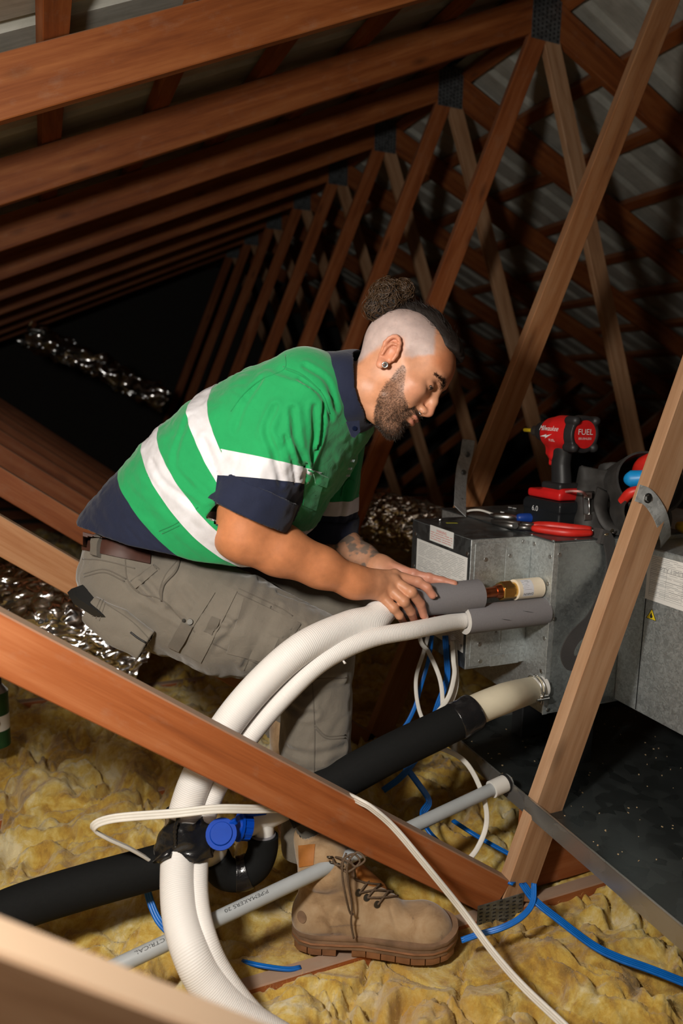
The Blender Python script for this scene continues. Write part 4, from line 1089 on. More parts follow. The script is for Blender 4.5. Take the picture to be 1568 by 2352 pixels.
# ---- skin colours (attribute, in linear light)
hp = tohead(BV); col = np.tile(np.array([.56, .265, .150]), (len(BV), 1))
ishead = region(BV, HPTS, .02, lambda Q: np.zeros(len(Q))) < 1e-6
def blend(mask, c): global col; m = np.clip(mask, 0, 1)[:, None]; col = col*(1-m)+np.asarray(c)*m
armm = (np.minimum(caps(BV, R_SH, R_EL, 0), caps(BV, R_EL, R_WR, 0)) < .085)
blend(armm*.9*(~ishead), (.50, .185, .075))
dh = np.linalg.norm(BV-np.mean(RHPTS[1:], axis=0), axis=1); blend(sstep(.16, .07, dh)*.85, (.52, .245, .135))
dl = np.linalg.norm(BV-np.mean(LHPTS[1:], axis=0), axis=1); blend(sstep(.14, .07, dl)*.9, (.58, .25, .17))
for fs in (RF, LF):
    for J, r in fs:
        t_ = np.linalg.norm(BV-np.asarray(J[3]), axis=1); blend(sstep(.022, .008, t_)*.45, (.62, .26, .17))
        for jj in (1, 2): blend(sstep(.012, .004, np.linalg.norm(BV-np.asarray(J[jj]), axis=1))*.30, (.40, .14, .07))
# tattooed left forearm
tt = caps(BV, L_EL+(L_WR-L_EL)*.05, L_EL+(L_WR-L_EL)*.72, 0) < .058
pt = fbm(BV*34+7, 3); blend(tt*sstep(-.15, .20, pt)*.80, (.10, .105, .10)); blend(tt*.25, (.22, .17, .13))
H = ishead; x, y, z = hp.T; ay = np.abs(y)
nz = fbm(hp*55, 3)
blend(H*sstep(.02, -.03, z)*sstep(-.01, -.05, x)*.0, (.5, .2, .1))
# shaved scalp with faded edge
front = np.where(z > .057, .030+(.100-z)*.744, .020+(z-.0136)*.944)
low = np.interp(x, [-.11, -.062, -.035, -.012, .012, .03, .08], [-.07, -.05, .006, .030, .016, .010, .03])
sh = sstep(-.002, .010, front-x+nz*.003)*sstep(-.012, .026, z-low+nz*.004)
blend(H*sh, (.50, .385, .355)); blend(H*sh*sstep(.055, .105, z)*.45, (.23, .17, .15)); blend(H*sh*(nz > .25)*.10, (.2, .15, .13))
blend(H*(1-sh)*sstep(.050, .075, x)*sstep(.030, .055, z)*.75, (.46, .155, .065))        # shade on the turned-away forehead, painted into the skin colour
blend(H*np.exp(-(((x-.065)/.022)**2+((ay-.045)/.02)**2+((z+.02)/.02)**2))*.45, (.60, .235, .155))
blend(H*np.exp(-(((x-.118)/.016)**2+(y/.018)**2+((z+.026)/.016)**2))*.6, (.60, .235, .15))
blend(H*sstep(1.25, .8, ((x+.013)/.024)**2+((z-.004)/.038)**2)*sstep(.070, .076, ay)*.95, (.58, .245, .145))
# lips
blend(H*np.exp(-(((z+.0545)/.0042)**2))*(ay < .021)*(x > .088)*.75, (.46, .15, .115))
blend(H*np.exp(-(((z+.0655)/.005)**2))*(ay < .019)*(x > .088)*.75, (.50, .175, .13))
blend(H*np.exp(-((x-.091)**2+(ay-.033)**2+(z-.008)**2)/.014**2)*.45, (.30, .13, .08)); blend(H*(caps(hp*np.array([1, 0, 1])+np.array([0, 1, 0])*ay[:, None], (.0932, .0245, .0078), (.0885, .0425, .0086), 0) < .0028)*.85, (.03, .016, .012))
# beard shadow
xb_ = np.interp(-z, [0, .01, .046, .096, .13], [.018, .016, .016, .026, .050])
xf_ = np.interp(-z, [-.004, 0, .037, .052, .06, .14], [.030, .037, .060, .084, .2, .2])
must = sstep(.0, .003, .0525+z)*sstep(.0, .003, -.0395-z)*(x > .080)*(ay < .034)
mouth = (np.abs(z+.0605) < .0105)*(ay < .023)*(x > .085)
bd = sstep(0, .006, x-xb_)*sstep(0, .005, xf_-x)*(z < .004)*(z > -.150)*(ay < .09)*(~mouth)
bd = np.maximum(bd, must)*(x < .1095)*(tohead(BV)[:, 2] > -.135)
ear = (ay > .0735)*(x < .012)
bd = bd*(1-ear)*H
neckm = sstep(-.128, -.112, z+.0*x)
blend(bd*.62, (.17, .105, .075))
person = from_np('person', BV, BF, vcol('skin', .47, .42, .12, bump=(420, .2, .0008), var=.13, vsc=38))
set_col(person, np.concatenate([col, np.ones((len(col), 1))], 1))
tag(person, 'bearded man in green and navy work shirt seated on a truss web, fitting pipe sleeves', 'person', None, 'thing')
M_HAIR = mat('dark_hair', (.010, .0065, .005), .6, spec=.3); M_CURL = mat('brown_curls', (.060, .032, .015), .4, spec=.5)
M_BEARD = mat('beard_hair', (.030, .019, .013), .5, spec=.4)
# eyes
M_EYE = mat('eye', (.36, .33, .30), .15, spec=.6); M_IRIS = mat('iris', (.02, .010, .006), .1, spec=.6)
for sy in (-1, 1):
    c = fromhead((.0795, sy*.0325, .0112)); bm = bmesh.new(); bmesh.ops.create_uvsphere(bm, u_segments=24, v_segments=16, radius=.01255*HS, matrix=TR(c, Matrix(HR.tolist())))
    e_ = from_bm('eyeball', bm, M_EYE, person, None, True)
    g = fromhead((.0795, sy*.0325, .0112))+HR@np.array([.90, .10*sy, -.36])*.0085*HS
    bm = bmesh.new(); bmesh.ops.create_uvsphere(bm, u_segments=16, v_segments=10, radius=.0068*HS, matrix=TR(g)); from_bm('iris', bm, M_IRIS, e_, None, True)
# beard hairs
rs = np.random.RandomState(11)
def sample(mask, n, seed):
    r_ = np.random.RandomState(seed); idx = np.where(mask > .35)[0]; w_ = mask[idx]; k = r_.choice(idx, n, p=w_/w_.sum())
    return k
k = sample(bd, 15000, 1); Bp = BV[k]+rs.normal(size=(len(k), 3))*.0012; lp = hp[k]
dn = HR@np.array([.25, 0, -.97]); bk = HR@np.array([-.3, 0, -.95])
Dd = BN[k]*.42+np.where((lp[:, 0] > .06)[:, None], dn, bk)*.75+rs.normal(size=(len(k), 3))*.27; Dd /= np.linalg.norm(Dd, axis=1)[:, None]
Ln = (.0045+.0035*sstep(-.03, -.10, lp[:, 2])+.003*sstep(.05, .08, lp[:, 0]))*rs.uniform(.6, 1.3, len(k))
b_ = ribbons('beard', Bp, Dd, Ln*.66, .00046, M_BEARD, person, 3, .6, 2); b_['kind'] = 'stuff'
# eyebrow
def brow(sy):
    n = 560; t = rs.rand(n); xx = np.interp(t, [0, .5, 1], [.1010, .094, .068]); yy = np.interp(t, [0, .5, 1], [.012, .030, .047]); zz = np.interp(t, [0, .5, 1], [.0270, .0335, .0300])+rs.normal(size=n)*.0028*(1.2-.7*t)
    pts = []
    bb = head_bvh
    for i in range(n):
        w0 = fromhead((xx[i]+.02, sy*yy[i]*1.15, zz[i])); loc, nr, _, _ = bb.ray_cast(Vector(w0), Vector(-HF*1.0-HL*sy*.25).normalized())
        if loc is not None: pts.append((np.array(loc), np.array(nr)))
    B_ = np.array([p[0] for p in pts]); N_ = np.array([p[1] for p in pts])
    D_ = N_*.35+(HL*sy*.85-HF*.35+HU*.1)+rs.normal(size=B_.shape)*.15; D_ /= np.linalg.norm(D_, axis=1)[:, None]
    o = ribbons('eyebrow', B_, D_, np.full(len(B_), .0080), .0006, M_HAIR, person, 2, .2, 5); o['kind'] = 'stuff'
hm = np.where(ishead[BF].all(1))[0]
head_bvh = BVHTree.FromPolygons([tuple(v) for v in BV.tolist()], BF[hm].tolist())
brow(-1); brow(1)
# swept back top hair: a cap of hair plus strands
def f_hair(P):
    p = tohead(P); q = p.copy(); q[:, 1] = np.abs(q[:, 1])
    top = ell(p, (-.004, 0, .048), (.104, .0815, .0985)); top = smin(top, ell(p, (.040, 0, .045), (.066, .066, .066)), .03)
    top = smin(top, ell(p, (.055, 0, .092), (.040, .046, .028)), .02)
    n1 = noise(np.stack([p[:, 0]*22, p[:, 1]*95, p[:, 2]*40], 1))*.0035+noise(p*60)*.0015
    side = q[:, 1]-np.interp(p[:, 0], [-.11, -.06, 0, .06, .10], [.030, .044, .051, .050, .040])
    line = .075-p[:, 2]+np.clip(p[:, 0]-.03, 0, 1)*.35+np.clip(-.05-p[:, 0], 0, 1)*-.4
    return smax(smax(top+n1, side, .008), line, .008)*HS
HV, HFc = mesh_sdf(f_hair, HPTS.min(0)-.06, HPTS.max(0)+.06, .003)
hair = from_np('hair', HV, HFc, M_HAIR, person)
HN = vnormals(HV, HFc); hl = tohead(HV); k = sample(((hl[:, 2] > .07)*1.0), 2600, 4)
Dd = HN[k]*.10-HF*.9+HU*.0+rs.normal(size=(len(k), 3))*.22; Dd /= np.linalg.norm(Dd, axis=1)[:, None]
s_ = ribbons('hair_strands', HV[k], Dd, rs.uniform(.010, .026, len(k)), .0008, M_HAIR, hair, 4, .6, 6); s_['kind'] = 'stuff'
# curly bun
bc = C(890, 684, 1.515)
def f_bun(P):
    d = np.linalg.norm((P-bc)*np.array([1, 1, 1.0]), axis=1)-.034
    d = smin(d, np.linalg.norm(P-C(925, 672, 1.515), axis=1)-.020, .015); d = smin(d, np.linalg.norm(P-C(862, 712, 1.515), axis=1)-.020, .02)
    return d+noise(P*110)*.004+noise(P*60)*.004
UV_, UF_ = mesh_sdf(f_bun, bc-.09, bc+.09, .003)
bun = from_np('hair_bun', UV_, UF_, M_HAIR, person)
VV, FF, off = [], [], 0
for i in range(430):
    a = rs.normal(size=3); a /= np.linalg.norm(a); ctr = bc+a*rs.uniform(.026, .036)*np.array([1.1, 1, 1]) if i % 3 else (C(925, 670, 1.515) if i % 2 else C(863, 710, 1.515))+a*.020
    e1_ = np.cross(a, rs.normal(size=3)); e1_ /= np.linalg.norm(e1_); e2_ = np.cross(a, e1_)
    R_ = rs.uniform(.004, .015); turns = rs.uniform(.8, 2.2); tt_ = np.linspace(0, 1, 22); ph = rs.rand()*6.28
    pc = ctr+np.outer(np.cos(ph+tt_*turns*6.28)*R_*(1+.3*tt_), e1_)+np.outer(np.sin(ph+tt_*turns*6.28)*R_, e2_)+np.outer((tt_-.3)*rs.uniform(.002, .016), a)
    v_, f_ = sweep(pc, .0006*np.interp(tt_, [0, .2, .8, 1], [.5, 1, 1, .3]), 4, caps=False)
    VV.append(v_); FF.append(f_+off); off += len(v_)
cu = from_np('bun_curls', np.concatenate(VV), np.concatenate(FF), M_CURL, bun); cu['kind'] = 'stuff'
# ear plug and nose ring
ec, en = None, None
loc, nr, _, _ = head_bvh.ray_cast(Vector((0, 0, 0)), Vector(ray(884, 838)).normalized())
if loc is not None:
    nv = np.array(-ray(884, 838)); nv /= np.linalg.norm(nv); c = np.array(loc)
    a = np.linspace(0, 2*np.pi, 25); u1 = np.cross(nv, VU); u1 /= np.linalg.norm(u1); u2 = np.cross(nv, u1)
    ep = tube('ear_plug', c+nv*.0015+np.outer(np.cos(a)*.0052, u1)+np.outer(np.sin(a)*.0052, u2), .0017, STEEL, person, 8); ep['label'] = 'steel ear tunnel in the lobe'
    cyl('plug_core', c-nv*.002, c+nv*.0012, .0048, BLACK, ep, n=18)
loc, nr, _, _ = head_bvh.ray_cast(Vector((0, 0, 0)), Vector(ray(968, 946)).normalized())
if loc is not None:
    nv = np.array(nr); c = np.array(loc); a = np.linspace(.5, 5.2, 18); u1 = HF; u2 = HU
    tube('nose_ring', c+nv*.001+np.outer(np.cos(a)*.0048, u1)+np.outer(np.sin(a)*.0048, u2), .0006, STEEL, person, 6)
# fingernails
def nail(J, r, view):
    tip, dip = np.asarray(J[3]), np.asarray(J[2]); ax_ = tip-dip; ax_ /= np.linalg.norm(ax_); nn = view-ax_*(view@ax_); nn /= np.linalg.norm(nn); s = np.cross(ax_, nn)
    V = []; F = []
    for i in range(5):
        for j in range(7):
            u_ = (i/4-.45)*.013; a = (j/6-.5)*1.9
            V.append(tip+ax_*u_+s*math.sin(a)*r[3]*.86+nn*(math.cos(a)*r[3]*.99+.0004))
    for i in range(4):
        for j in range(6): F.append([i*7+j, i*7+j+1, (i+1)*7+j+1, (i+1)*7+j])
    from_lists('fingernail', V, F, M_NAIL, person)
M_NAIL = mat('nail', (.62, .36, .27), .3, spec=.5)
for J, r in RF[1:]: nail(J, r, -VF*.5+VR*.85+VU*.1)
nail(RF[0][0], RF[0][1], VU*.75+VR*.6-VF*.2)
# ================================================================ clothes
TL = VF*math.cos(math.radians(20))+VR*math.sin(math.radians(20))     # towards his left, away from the camera
def station(bx_, by_, fx, fy, D, a):
    """torso section seen from back point to front point; a = half width; returns centre, half width, half depth"""
    c = C((bx_+fx)/2, (by_+fy)/2, D); half = math.hypot(bx_-fx, by_-fy)/2*D/FPX
    s2 = math.sin(math.radians(20))**2
    return c, a, math.sqrt(max(half*half-a*a*s2*.5, .004))
ST = [station(186, 1232, 430, 1282, 1.79, .195), station(205, 1190, 480, 1300, 1.775, .203), station(262, 1108, 560, 1312, 1.745, .212), station(340, 1022, 640, 1290, 1.715, .220),
      station(440, 925, 700, 1235, 1.685, .225), station(552, 864, 752, 1150, 1.655, .215), station(655, 842, 805, 1060, 1.635, .180), station(722, 840, 818, 1000, 1.625, .130), station(760, 846, 816, 985, 1.608, .088), station(790, 845, 832, 985, 1.590, .074)]
TC = np.array([s[0] for s in ST]); TA = np.array([s[1] for s in ST]); TB = np.array([s[2] for s in ST])
SLV_R = [C(692, 915, 1.520), C(640, 1020, 1.505), C(585, 1135, 1.515), C(572, 1172, 1.520)]
SLV_RR = [.088, .084, .083, .0845]
SLV_L = [C(772, 985, 1.84), C(762, 1080, 1.87), C(757, 1205, 1.925), C(756, 1226, 1.93)]
SLV_LR = [.085, .080, .074, .074]
sax = (SLV_R[3]-SLV_R[0])/np.linalg.norm(SLV_R[3]-SLV_R[0]); lax = (SLV_L[3]-SLV_L[0])/np.linalg.norm(SLV_L[3]-SLV_L[0])
tax = (TC[-1]-TC[0])/np.linalg.norm(TC[-1]-TC[0])
def folds_t(P):
    q = np.stack([P@tax*3.2, P@VF*6, P@(VU*.7+VR*.7)*13], 1)
    return .0075*noise(q+3)+.005*noise(q*2.1+8)+.0022*(1-2*np.abs(noise(q*3.3+P*8)))+.0015*noise(P*38)
def folds_s(P, ax):
    q = P-np.outer(P@ax, ax)
    w_ = noise(np.concatenate([q*24+np.outer(P@ax, [1, 1, 1])*5], 1)); w2 = noise(q*44+np.outer(P@ax, [1, 1, 1])*9+4)
    return .0075*(1-2.2*np.abs(w_))+.0025*(1-2*np.abs(w2))
# deep creases of the near sleeve, seen in the photo: from the shoulder seam down to the cuff
CRE = [([(632, 935), (612, 985), (630, 1040), (645, 1110)], .0055, .0075), ([(672, 940), (680, 1010), (700, 1080), (690, 1120)], .0055, .0075), ([(722, 935), (722, 1000), (712, 1050), (690, 1095)], .005, .007),
       ([(742, 930), (735, 1010), (705, 1075)], .004, .006), ([(655, 1000), (672, 1060), (678, 1110)], .0035, .004), ([(600, 870), (560, 930), (540, 985)], .006, .004), ([(350, 1060), (380, 1110), (450, 1160)], .006, .0035),
       ([(470, 1010), (520, 1150), (560, 1240)], .006, .003), ([(430, 960), (400, 1060), (440, 1120)], .006, .003), ([(690, 870), (735, 905), (760, 960)], .005, .004), ([(700, 840), (750, 875), (772, 940)], .005, .0045)]
def f_torso(P):
    return gtube(P, TC, TA, TB, TL, 2.25)
def f_slv(P, S, R): return gtube(P, np.array(S), R, R, TL, 2.0)
def f_shirt0(P):
    t = f_torso(P)+folds_t(P)*.75
    t = smin(t, ell(P, C(698, 902, 1.54), (.092, .092, .092)), .05)
    r = f_slv(P, SLV_R, SLV_RR)+folds_s(P, sax)*.55*sstep(.02, .10, (P-SLV_R[0])@sax)
    l = f_slv(P, SLV_L, SLV_LR)+folds_s(P, lax)*.6
    d = smin(smin(t, r, .022), l, .02)
    return d
_c0 = None
def f_shirt(P):
    d = f_shirt0(P)
    for (pts, wd, dp), P3 in CR3:
        m = np.all((P > P3.min(0)-.03) & (P < P3.max(0)+.03), axis=1)
        if m.any():
            e = chain(P[m], P3, [0]*len(P3), .004); d[m] += dp*np.exp(-(e/wd)**2)-dp*.45*np.exp(-((e-wd*2.2)/(wd*1.3))**2)
    # hollow openings: sleeve ends, hem, neck
    d = smax(d, -gtube(P, np.array([SLV_R[3]-sax*.055, SLV_R[3]+sax*.05]), [.066, .078], [.066, .078], TL), .004)
    d = smax(d, -gtube(P, np.array([SLV_L[3]-lax*.05, SLV_L[3]+lax*.05]), [.058, .068], [.058, .068], TL), .004)
    d = smax(d, -gtube(P, np.array([TC[0]-tax*.05, TC[0]+tax*.09]), [TA[0]-.012]*2, [TB[0]-.012]*2, TL), .004)
    d = smax(d, -((P-HEM[0])@HEM[1])+.004*noise(P*16), .003)
    return d
CR3 = []
def clo_box(pts, m): return np.min(pts, axis=0)-m, np.max(pts, axis=0)+m
lo, hi = clo_box(np.vstack([TC, SLV_R, SLV_L]), .25)
V0, F0 = mesh_sdf(f_shirt0, lo, hi, .008); b0 = bvh_of(V0, F0)
for c in CRE:
    P3 = trace(b0, c[0], 10)
    if len(P3) > 2: CR3.append((c, P3))
# hem: cut to the photo's hem line on the near side, nearly square to the body axis
def plane3(a, b, D, lat):
    A, B = C(*a, D), C(*b, D); n = np.cross(lat, B-A); n /= np.linalg.norm(n)
    return A, n if n@tax > 0 else -n
HEM = plane3((188, 1222), (575, 1308), 1.58, TL)
SV, SF = mesh_sdf(f_shirt, lo, hi, .0036, 2.8)
PL = {'navy': plane3((256, 1110), (409, 1262), 1.56, TL), 't2a': plane3((303, 1053), (500, 1287), 1.52, TL), 't2b': plane3((346, 1012), (545, 1262), 1.52, TL),
      't1a': plane3((413, 945), (487, 1062), 1.50, TL), 't1b': plane3((461, 912), (509, 1002), 1.50, TL)}
SP = {'sa': (C(566, 1042, 1.43), plane3((497, 1027), (628, 1056), 1.43, VF)[1]), 'sb': (C(565, 1096, 1.44), plane3((490, 1090), (635, 1103), 1.44, VF)[1])}
lp_ = lambda t: SLV_L[0]+(SLV_L[3]-SLV_L[0])*t
SPL = {'la': (lp_(.60), -lax), 'lb': (lp_(.74), -lax)}
bm = bmesh.new(); me = bpy.data.meshes.new('tmp'); me.from_pydata([tuple(v) for v in SV.tolist()], [], SF.tolist()); bm.from_mesh(me); bpy.data.meshes.remove(me)
def sleeve_of(co):
    P = np.asarray(co, float).reshape(-1, 3)
    return f_slv(P, SLV_R, SLV_RR), f_slv(P, SLV_L, SLV_LR), f_torso(P)
_sn0 = plane3((500, 1027), (485, 1175), 1.44, VF)[1]; _sn0 = _sn0 if _sn0@VR > 0 else -_sn0
_fs = [f for f in bm.faces if np.linalg.norm(np.array(f.calc_center_median())-C(496, 1075, 1.48)) < .16]
bmesh.ops.bisect_plane(bm, geom=list({e for f in _fs for e in f.edges})+list({v for f in _fs for v in f.verts})+_fs, plane_co=Vector(C(500, 1027, 1.44)), plane_no=Vector(_sn0).normalized(), dist=1e-5)
vs = np.array([v.co[:] for v in bm.verts]); r_, l_, t_ = sleeve_of(vs)
# distance along each sleeve decides what is sleeve; the arm hole lies near the shoulder
which = np.zeros(len(vs), int); which[(r_ < t_+.028) & (r_ < .022) & ((vs-SLV_R[0])@sax > .015)] = 1; which[(l_ < t_+.004) & (l_ < .02) & ((vs-SLV_L[0])@lax > .015)] = 2
_sn = _sn0; _sc = C(500, 1027, 1.44)
which[(which == 1) & ((vs-_sc)@_sn < 0)] = 0
lay = bm.verts.layers.int.new('w')
bm.verts.ensure_lookup_table()
for i, v in enumerate(bm.verts): v[lay] = int(which[i])
def cut(co, no, w_):
    fs = [f for f in bm.faces if any(v[lay] == w_ for v in f.verts)]
    if not fs: return
    geom = list({e for f in fs for e in f.edges})+list({v for f in fs for v in f.verts})+fs
    r = bmesh.ops.bisect_plane(bm, geom=geom, plane_co=Vector(co), plane_no=Vector(no), dist=1e-5)
    for g in r['geom_cut']:
        if isinstance(g, bmesh.types.BMVert):
            ws = [e.other_vert(g)[lay] for e in g.link_edges]; g[lay] = w_ if w_ in ws else ws[0]
for k_ in ('navy', 't2a', 't2b', 't1a', 't1b'): cut(*PL[k_], 0)
for k_ in ('sa', 'sb'): cut(*SP[k_], 1)
for k_ in ('la', 'lb'): cut(*SPL[k_], 2)
groups = {'green': [], 'tape0': [], 'tape1': [], 'tape2': [], 'tape3': [], 'navy': [], 'cuffR': [], 'cuffL': []}
def side(pl, c): return (c-pl[0])@pl[1]
for f in bm.faces:
    c = np.array(f.calc_center_median()); ws = [v[lay] for v in f.verts]; w_ = max(set(ws), key=ws.count)
    if w_ == 1: k_ = 'cuffR' if side(SP['sb'], c) < 0 else ('tape2' if side(SP['sa'], c) < 0 else 'green')
    elif w_ == 2: k_ = 'cuffL' if side(SPL['lb'], c) < 0 else ('tape3' if side(SPL['la'], c) < 0 else 'green')
    elif side(PL['navy'], c) < 0: k_ = 'navy'
    elif 0 < side(PL['t2a'], c) and side(PL['t2b'], c) < 0: k_ = 'tape0'
    elif 0 < side(PL['t1a'], c) and side(PL['t1b'], c) < 0: k_ = 'tape1'
    else: k_ = 'green'
    groups[k_].append(f)
bm.normal_update()
def submesh(name, faces, mats, parent, lift=0.0, solid=0.0):
    idx = {}; V = []; F = []
    for f in faces:
        q = []
        for v in f.verts:
            if v.index not in idx: idx[v.index] = len(V); V.append(v.co+v.normal*lift)
            q.append(idx[v.index])
        F.append(q)
    return from_lists(name, V, F, mats, parent)
bm.verts.index_update()
M_GREEN = fabric('green_drill', (.009, .285, .085), .82, 1300, .10, .25); M_NAVY = fabric('navy_drill', (.0105, .0145, .036), .85, 1300, .18, .12)
M_TAPE_R = mat('reflective_tape', (.80, .79, .80), .45, spec=.4); _t = NT(M_TAPE_R)
_n = _t.noise(_t.coord('Object'), 26, 5, .6); _t.col(_t.ramp(_n, [(.3, (.56, .545, .555)), (.65, (.67, .66, .69))])); _t.bump(_n, .25, .004)
shirt = submesh('work_shirt', groups['green'], M_GREEN, person)
def lifted(name, faces, m, lift):
    """cloth piece sewn on top: lifted outward with a folded rim back to the shirt"""
    o = submesh(name, faces, m, shirt, lift); me = o.data
    b = bmesh.new(); b.from_mesh(me); ed = [e for e in b.edges if len(e.link_faces) == 1]
    r = bmesh.ops.extrude_edge_only(b, edges=ed); b.normal_update()
    for v in [g for g in r['geom'] if isinstance(g, bmesh.types.BMVert)]:
        ns = [e.other_vert(v) for e in v.link_edges]
        nb = [n_ for n_ in ns if n_.link_faces and (n_.co-v.co).length < 1e-7]
        n_ = nb[0].normal if nb else v.normal
        v.co -= n_*(lift+.0012)
    b.to_mesh(me); b.free(); me.polygons.foreach_set('use_smooth', [True]*len(me.polygons)); shade(o, 50); return o
for k_, lb in (('tape0', 'lower silver tape band round the body'), ('tape1', 'upper silver tape band round the body'), ('tape2', 'silver tape band on the near sleeve'), ('tape3', 'silver tape band on the far sleeve')):
    if groups[k_]: lifted('reflective_tape', groups[k_], M_TAPE_R, .0013)['label'] = lb
submesh('navy_tail', groups['navy'], M_NAVY, shirt, .0)
submesh('sleeve_end', groups['cuffR'], M_NAVY, shirt); submesh('sleeve_end', groups['cuffL'], M_NAVY, shirt)
bm.free()
# rolled cuff on the near sleeve
ca, cb = SLV_R[3]-sax*.054, SLV_R[3]+sax*.010
def f_cuff(P):
    w_ = noise(P*30)*.004
    o = gtube(P, np.array([ca, cb]), [.0915, .0950], [.0915, .0950], TL)+w_
    i = gtube(P, np.array([ca-sax*.02, cb+sax*.03]), [.080, .080], [.080, .080], TL)+w_*.6
    return smax(o, -i, .005)
lo, hi = clo_box(np.array([ca, cb]), .13)
v_, f_ = mesh_sdf(f_cuff, lo, hi, .0034); from_np('rolled_cuff', v_, f_, M_NAVY, shirt)
la, lb2 = SLV_L[3]-lax*.055, SLV_L[3]+lax*.002
def f_cuffl(P):
    w_ = noise(P*30)*.003
    return smax(gtube(P, np.array([la, lb2]), [.077, .079], [.077, .079], TL)+w_, -gtube(P, np.array([la-lax*.02, lb2+lax*.03]), [.066, .068], [.066, .068], TL)+w_*.6, .005)
lo, hi = clo_box(np.array([la, lb2]), .11)
v_, f_ = mesh_sdf(f_cuffl, lo, hi, .004); from_np('rolled_cuff', v_, f_, M_NAVY, shirt)
# collar
def f_collar(P):
    Cc = np.array([C(776, 907, 1.580), C(802, 900, 1.568), C(828, 893, 1.558)])
    A, B = [.112, .106, .094], [.096, .090, .084]
    o = gtube(P, Cc, A, B, TL, 2.1)+noise(P*18)*.004
    i = gtube(P, np.array([Cc[0]-(Cc[2]-Cc[0])*.3, Cc[2]+(Cc[2]-Cc[0])*.6]), [.100, .085], [.086, .077], TL, 2.1)
    return smax(o, -i, .003)
lo, hi = clo_box(np.array([C(772, 908, 1.59), C(826, 894, 1.56)]), .14)
v_, f_ = mesh_sdf(f_collar, lo, hi, .0023); collar = from_np('collar', v_, f_, M_NAVY, shirt); cbvh = bvh_of(v_, f_)
sb = bvh_of(SV, SF)
def button(px, py, r, m, parent, D=None, bv=None, lift=0.0):
    loc, nr, _, _ = (bv or sb).ray_cast(Vector((0, 0, 0)), Vector(ray(px, py)).normalized())
    if D is not None: loc, nr = Vector(C(px, py, D)), Vector(-VF*.9+VR*.3)
    if loc is None: return None
    loc = loc+nr*lift; R = Vector(nr).to_track_quat('Z', 'Y').to_matrix(); b = bmesh.new()
    bm_cyl(b, (0, 0, -.001), (0, 0, .0022), r, r*.9, 20); bmesh.ops.create_cone(b, cap_ends=True, segments=16, radius1=r*.62, radius2=r*.55, depth=.001, matrix=Matrix.Translation((0, 0, .0022)))
    for i in range(4): bm_cyl(b, (r*.25*math.cos(i*1.57+.8), r*.25*math.sin(i*1.57+.8), .0026), (r*.25*math.cos(i*1.57+.8), r*.25*math.sin(i*1.57+.8), .0030), r*.1, r*.1, 8)
    o = from_bm('button', b, m, parent, TR(loc, R)); shade(o, 30); return o
M_BTN = mat('navy_button', (.006, .010, .03), .15, spec=.7)
def patch(name, poly, bv, m, parent, lift=.002, thick=.003, n=14, wob=0.0):
    """cloth patch: polygon of pixels draped on a surface (4 corners), built with thickness"""
    a, b, c, d = [np.array(p, float) for p in poly]; V = []; ok = True; nn = n
    for i in range(n+1):
        for j in range(nn+1):
            u, v = i/n, j/nn; p = a*(1-u)*(1-v)+b*u*(1-v)+c*u*v+d*(1-u)*v
            loc, nr, _, _ = bv.ray_cast(Vector((0, 0, 0)), Vector(ray(*p)).normalized())
            if loc is None: V.append(None); continue
            V.append((np.array(loc), np.array(nr)))
    base = [v for v in V if v is not None]
    if len(base) < len(V)*.5: return None
    # fill misses and tame depth jumps with the median depth
    ds = [np.array(v[0])@VF for v in base]; md = np.median(ds); out = []
    for k_, v in enumerate(V):
        i, j = divmod(k_, nn+1); u, w_ = i/n, j/nn; p = a*(1-u)*(1-w_)+b*u*(1-w_)+c*u*w_+d*(1-u)*w_
        out.append(v if v is not None and abs(v[0]@VF-md) < .07 else (C(p[0], p[1], md), -VF))
    top = [o[0]+o[1]*(lift+thick) for o in out]; bot = [o[0]-o[1]*.002 for o in out]; N = len(top); F = []
    q = lambda i, j: i*(nn+1)+j
    for i in range(n):
        for j in range(nn):
            F.append([q(i, j), q(i+1, j), q(i+1, j+1), q(i, j+1)])
    rim = [q(i, 0) for i in range(n+1)]+[q(n, j) for j in range(1, nn+1)]+[q(i, nn) for i in range(n-1, -1, -1)]+[q(0, j) for j in range(nn-1, 0, -1)]
    for k_ in range(len(rim)):
        r0_, r1_ = rim[k_], rim[(k_+1) % len(rim)]; F.append([r0_, r0_+N, r1_+N, r1_])
    o = from_lists(name, top+bot, F, m, parent); b_ = bmesh.new(); b_.from_mesh(o.data); bmesh.ops.recalc_face_normals(b_, faces=b_.faces); b_.to_mesh(o.data); b_.free(); shade(o, 45); return o
def seam(name, pts, bv, m, parent, r=.0011, step=5, off=.0):
    P3 = trace(bv, pts, step, off)
    if len(P3) < 3: return
    return tube(name, P3, r, m, parent, 6)
M_GREEN_T = mat('green_thread', (.02, .40, .12), .7); M_GREEN_K = fabric('green_seam', (.007, .235, .070), .85, 1300, .1)
for pts in ([(655, 816), (652, 848), (600, 872), (560, 905), (530, 945)], [(655, 848), (700, 868), (740, 905), (757, 950)], [(650, 842), (695, 861), (735, 897)], [(365, 1220), (408, 1200), (455, 1165)], [(372, 1226), (412, 1207)]):
    seam('seam', pts, sb, M_GREEN_K, shirt, .0015, 5, -.0002)
pk = patch('pocket', [(702, 1086), (742, 1106), (724, 1172), (694, 1160)], sb, M_GREEN, shirt, .0004, .0024)
pf = patch('pocket_flap', [(712, 1078), (752, 1096), (746, 1117), (722, 1107)], sb, M_GREEN, shirt, .003, .003)
patch('pocket', [(790, 1095), (815, 1105), (808, 1150), (782, 1140)], sb, M_GREEN, shirt, .0004, .0024)
button(723, 1136, .0055, M_BTN, shirt)
tp_ = [(-.015, .014), (.013, .017), (.015, -.006), (.003, -.019), (-.004, -.016)]
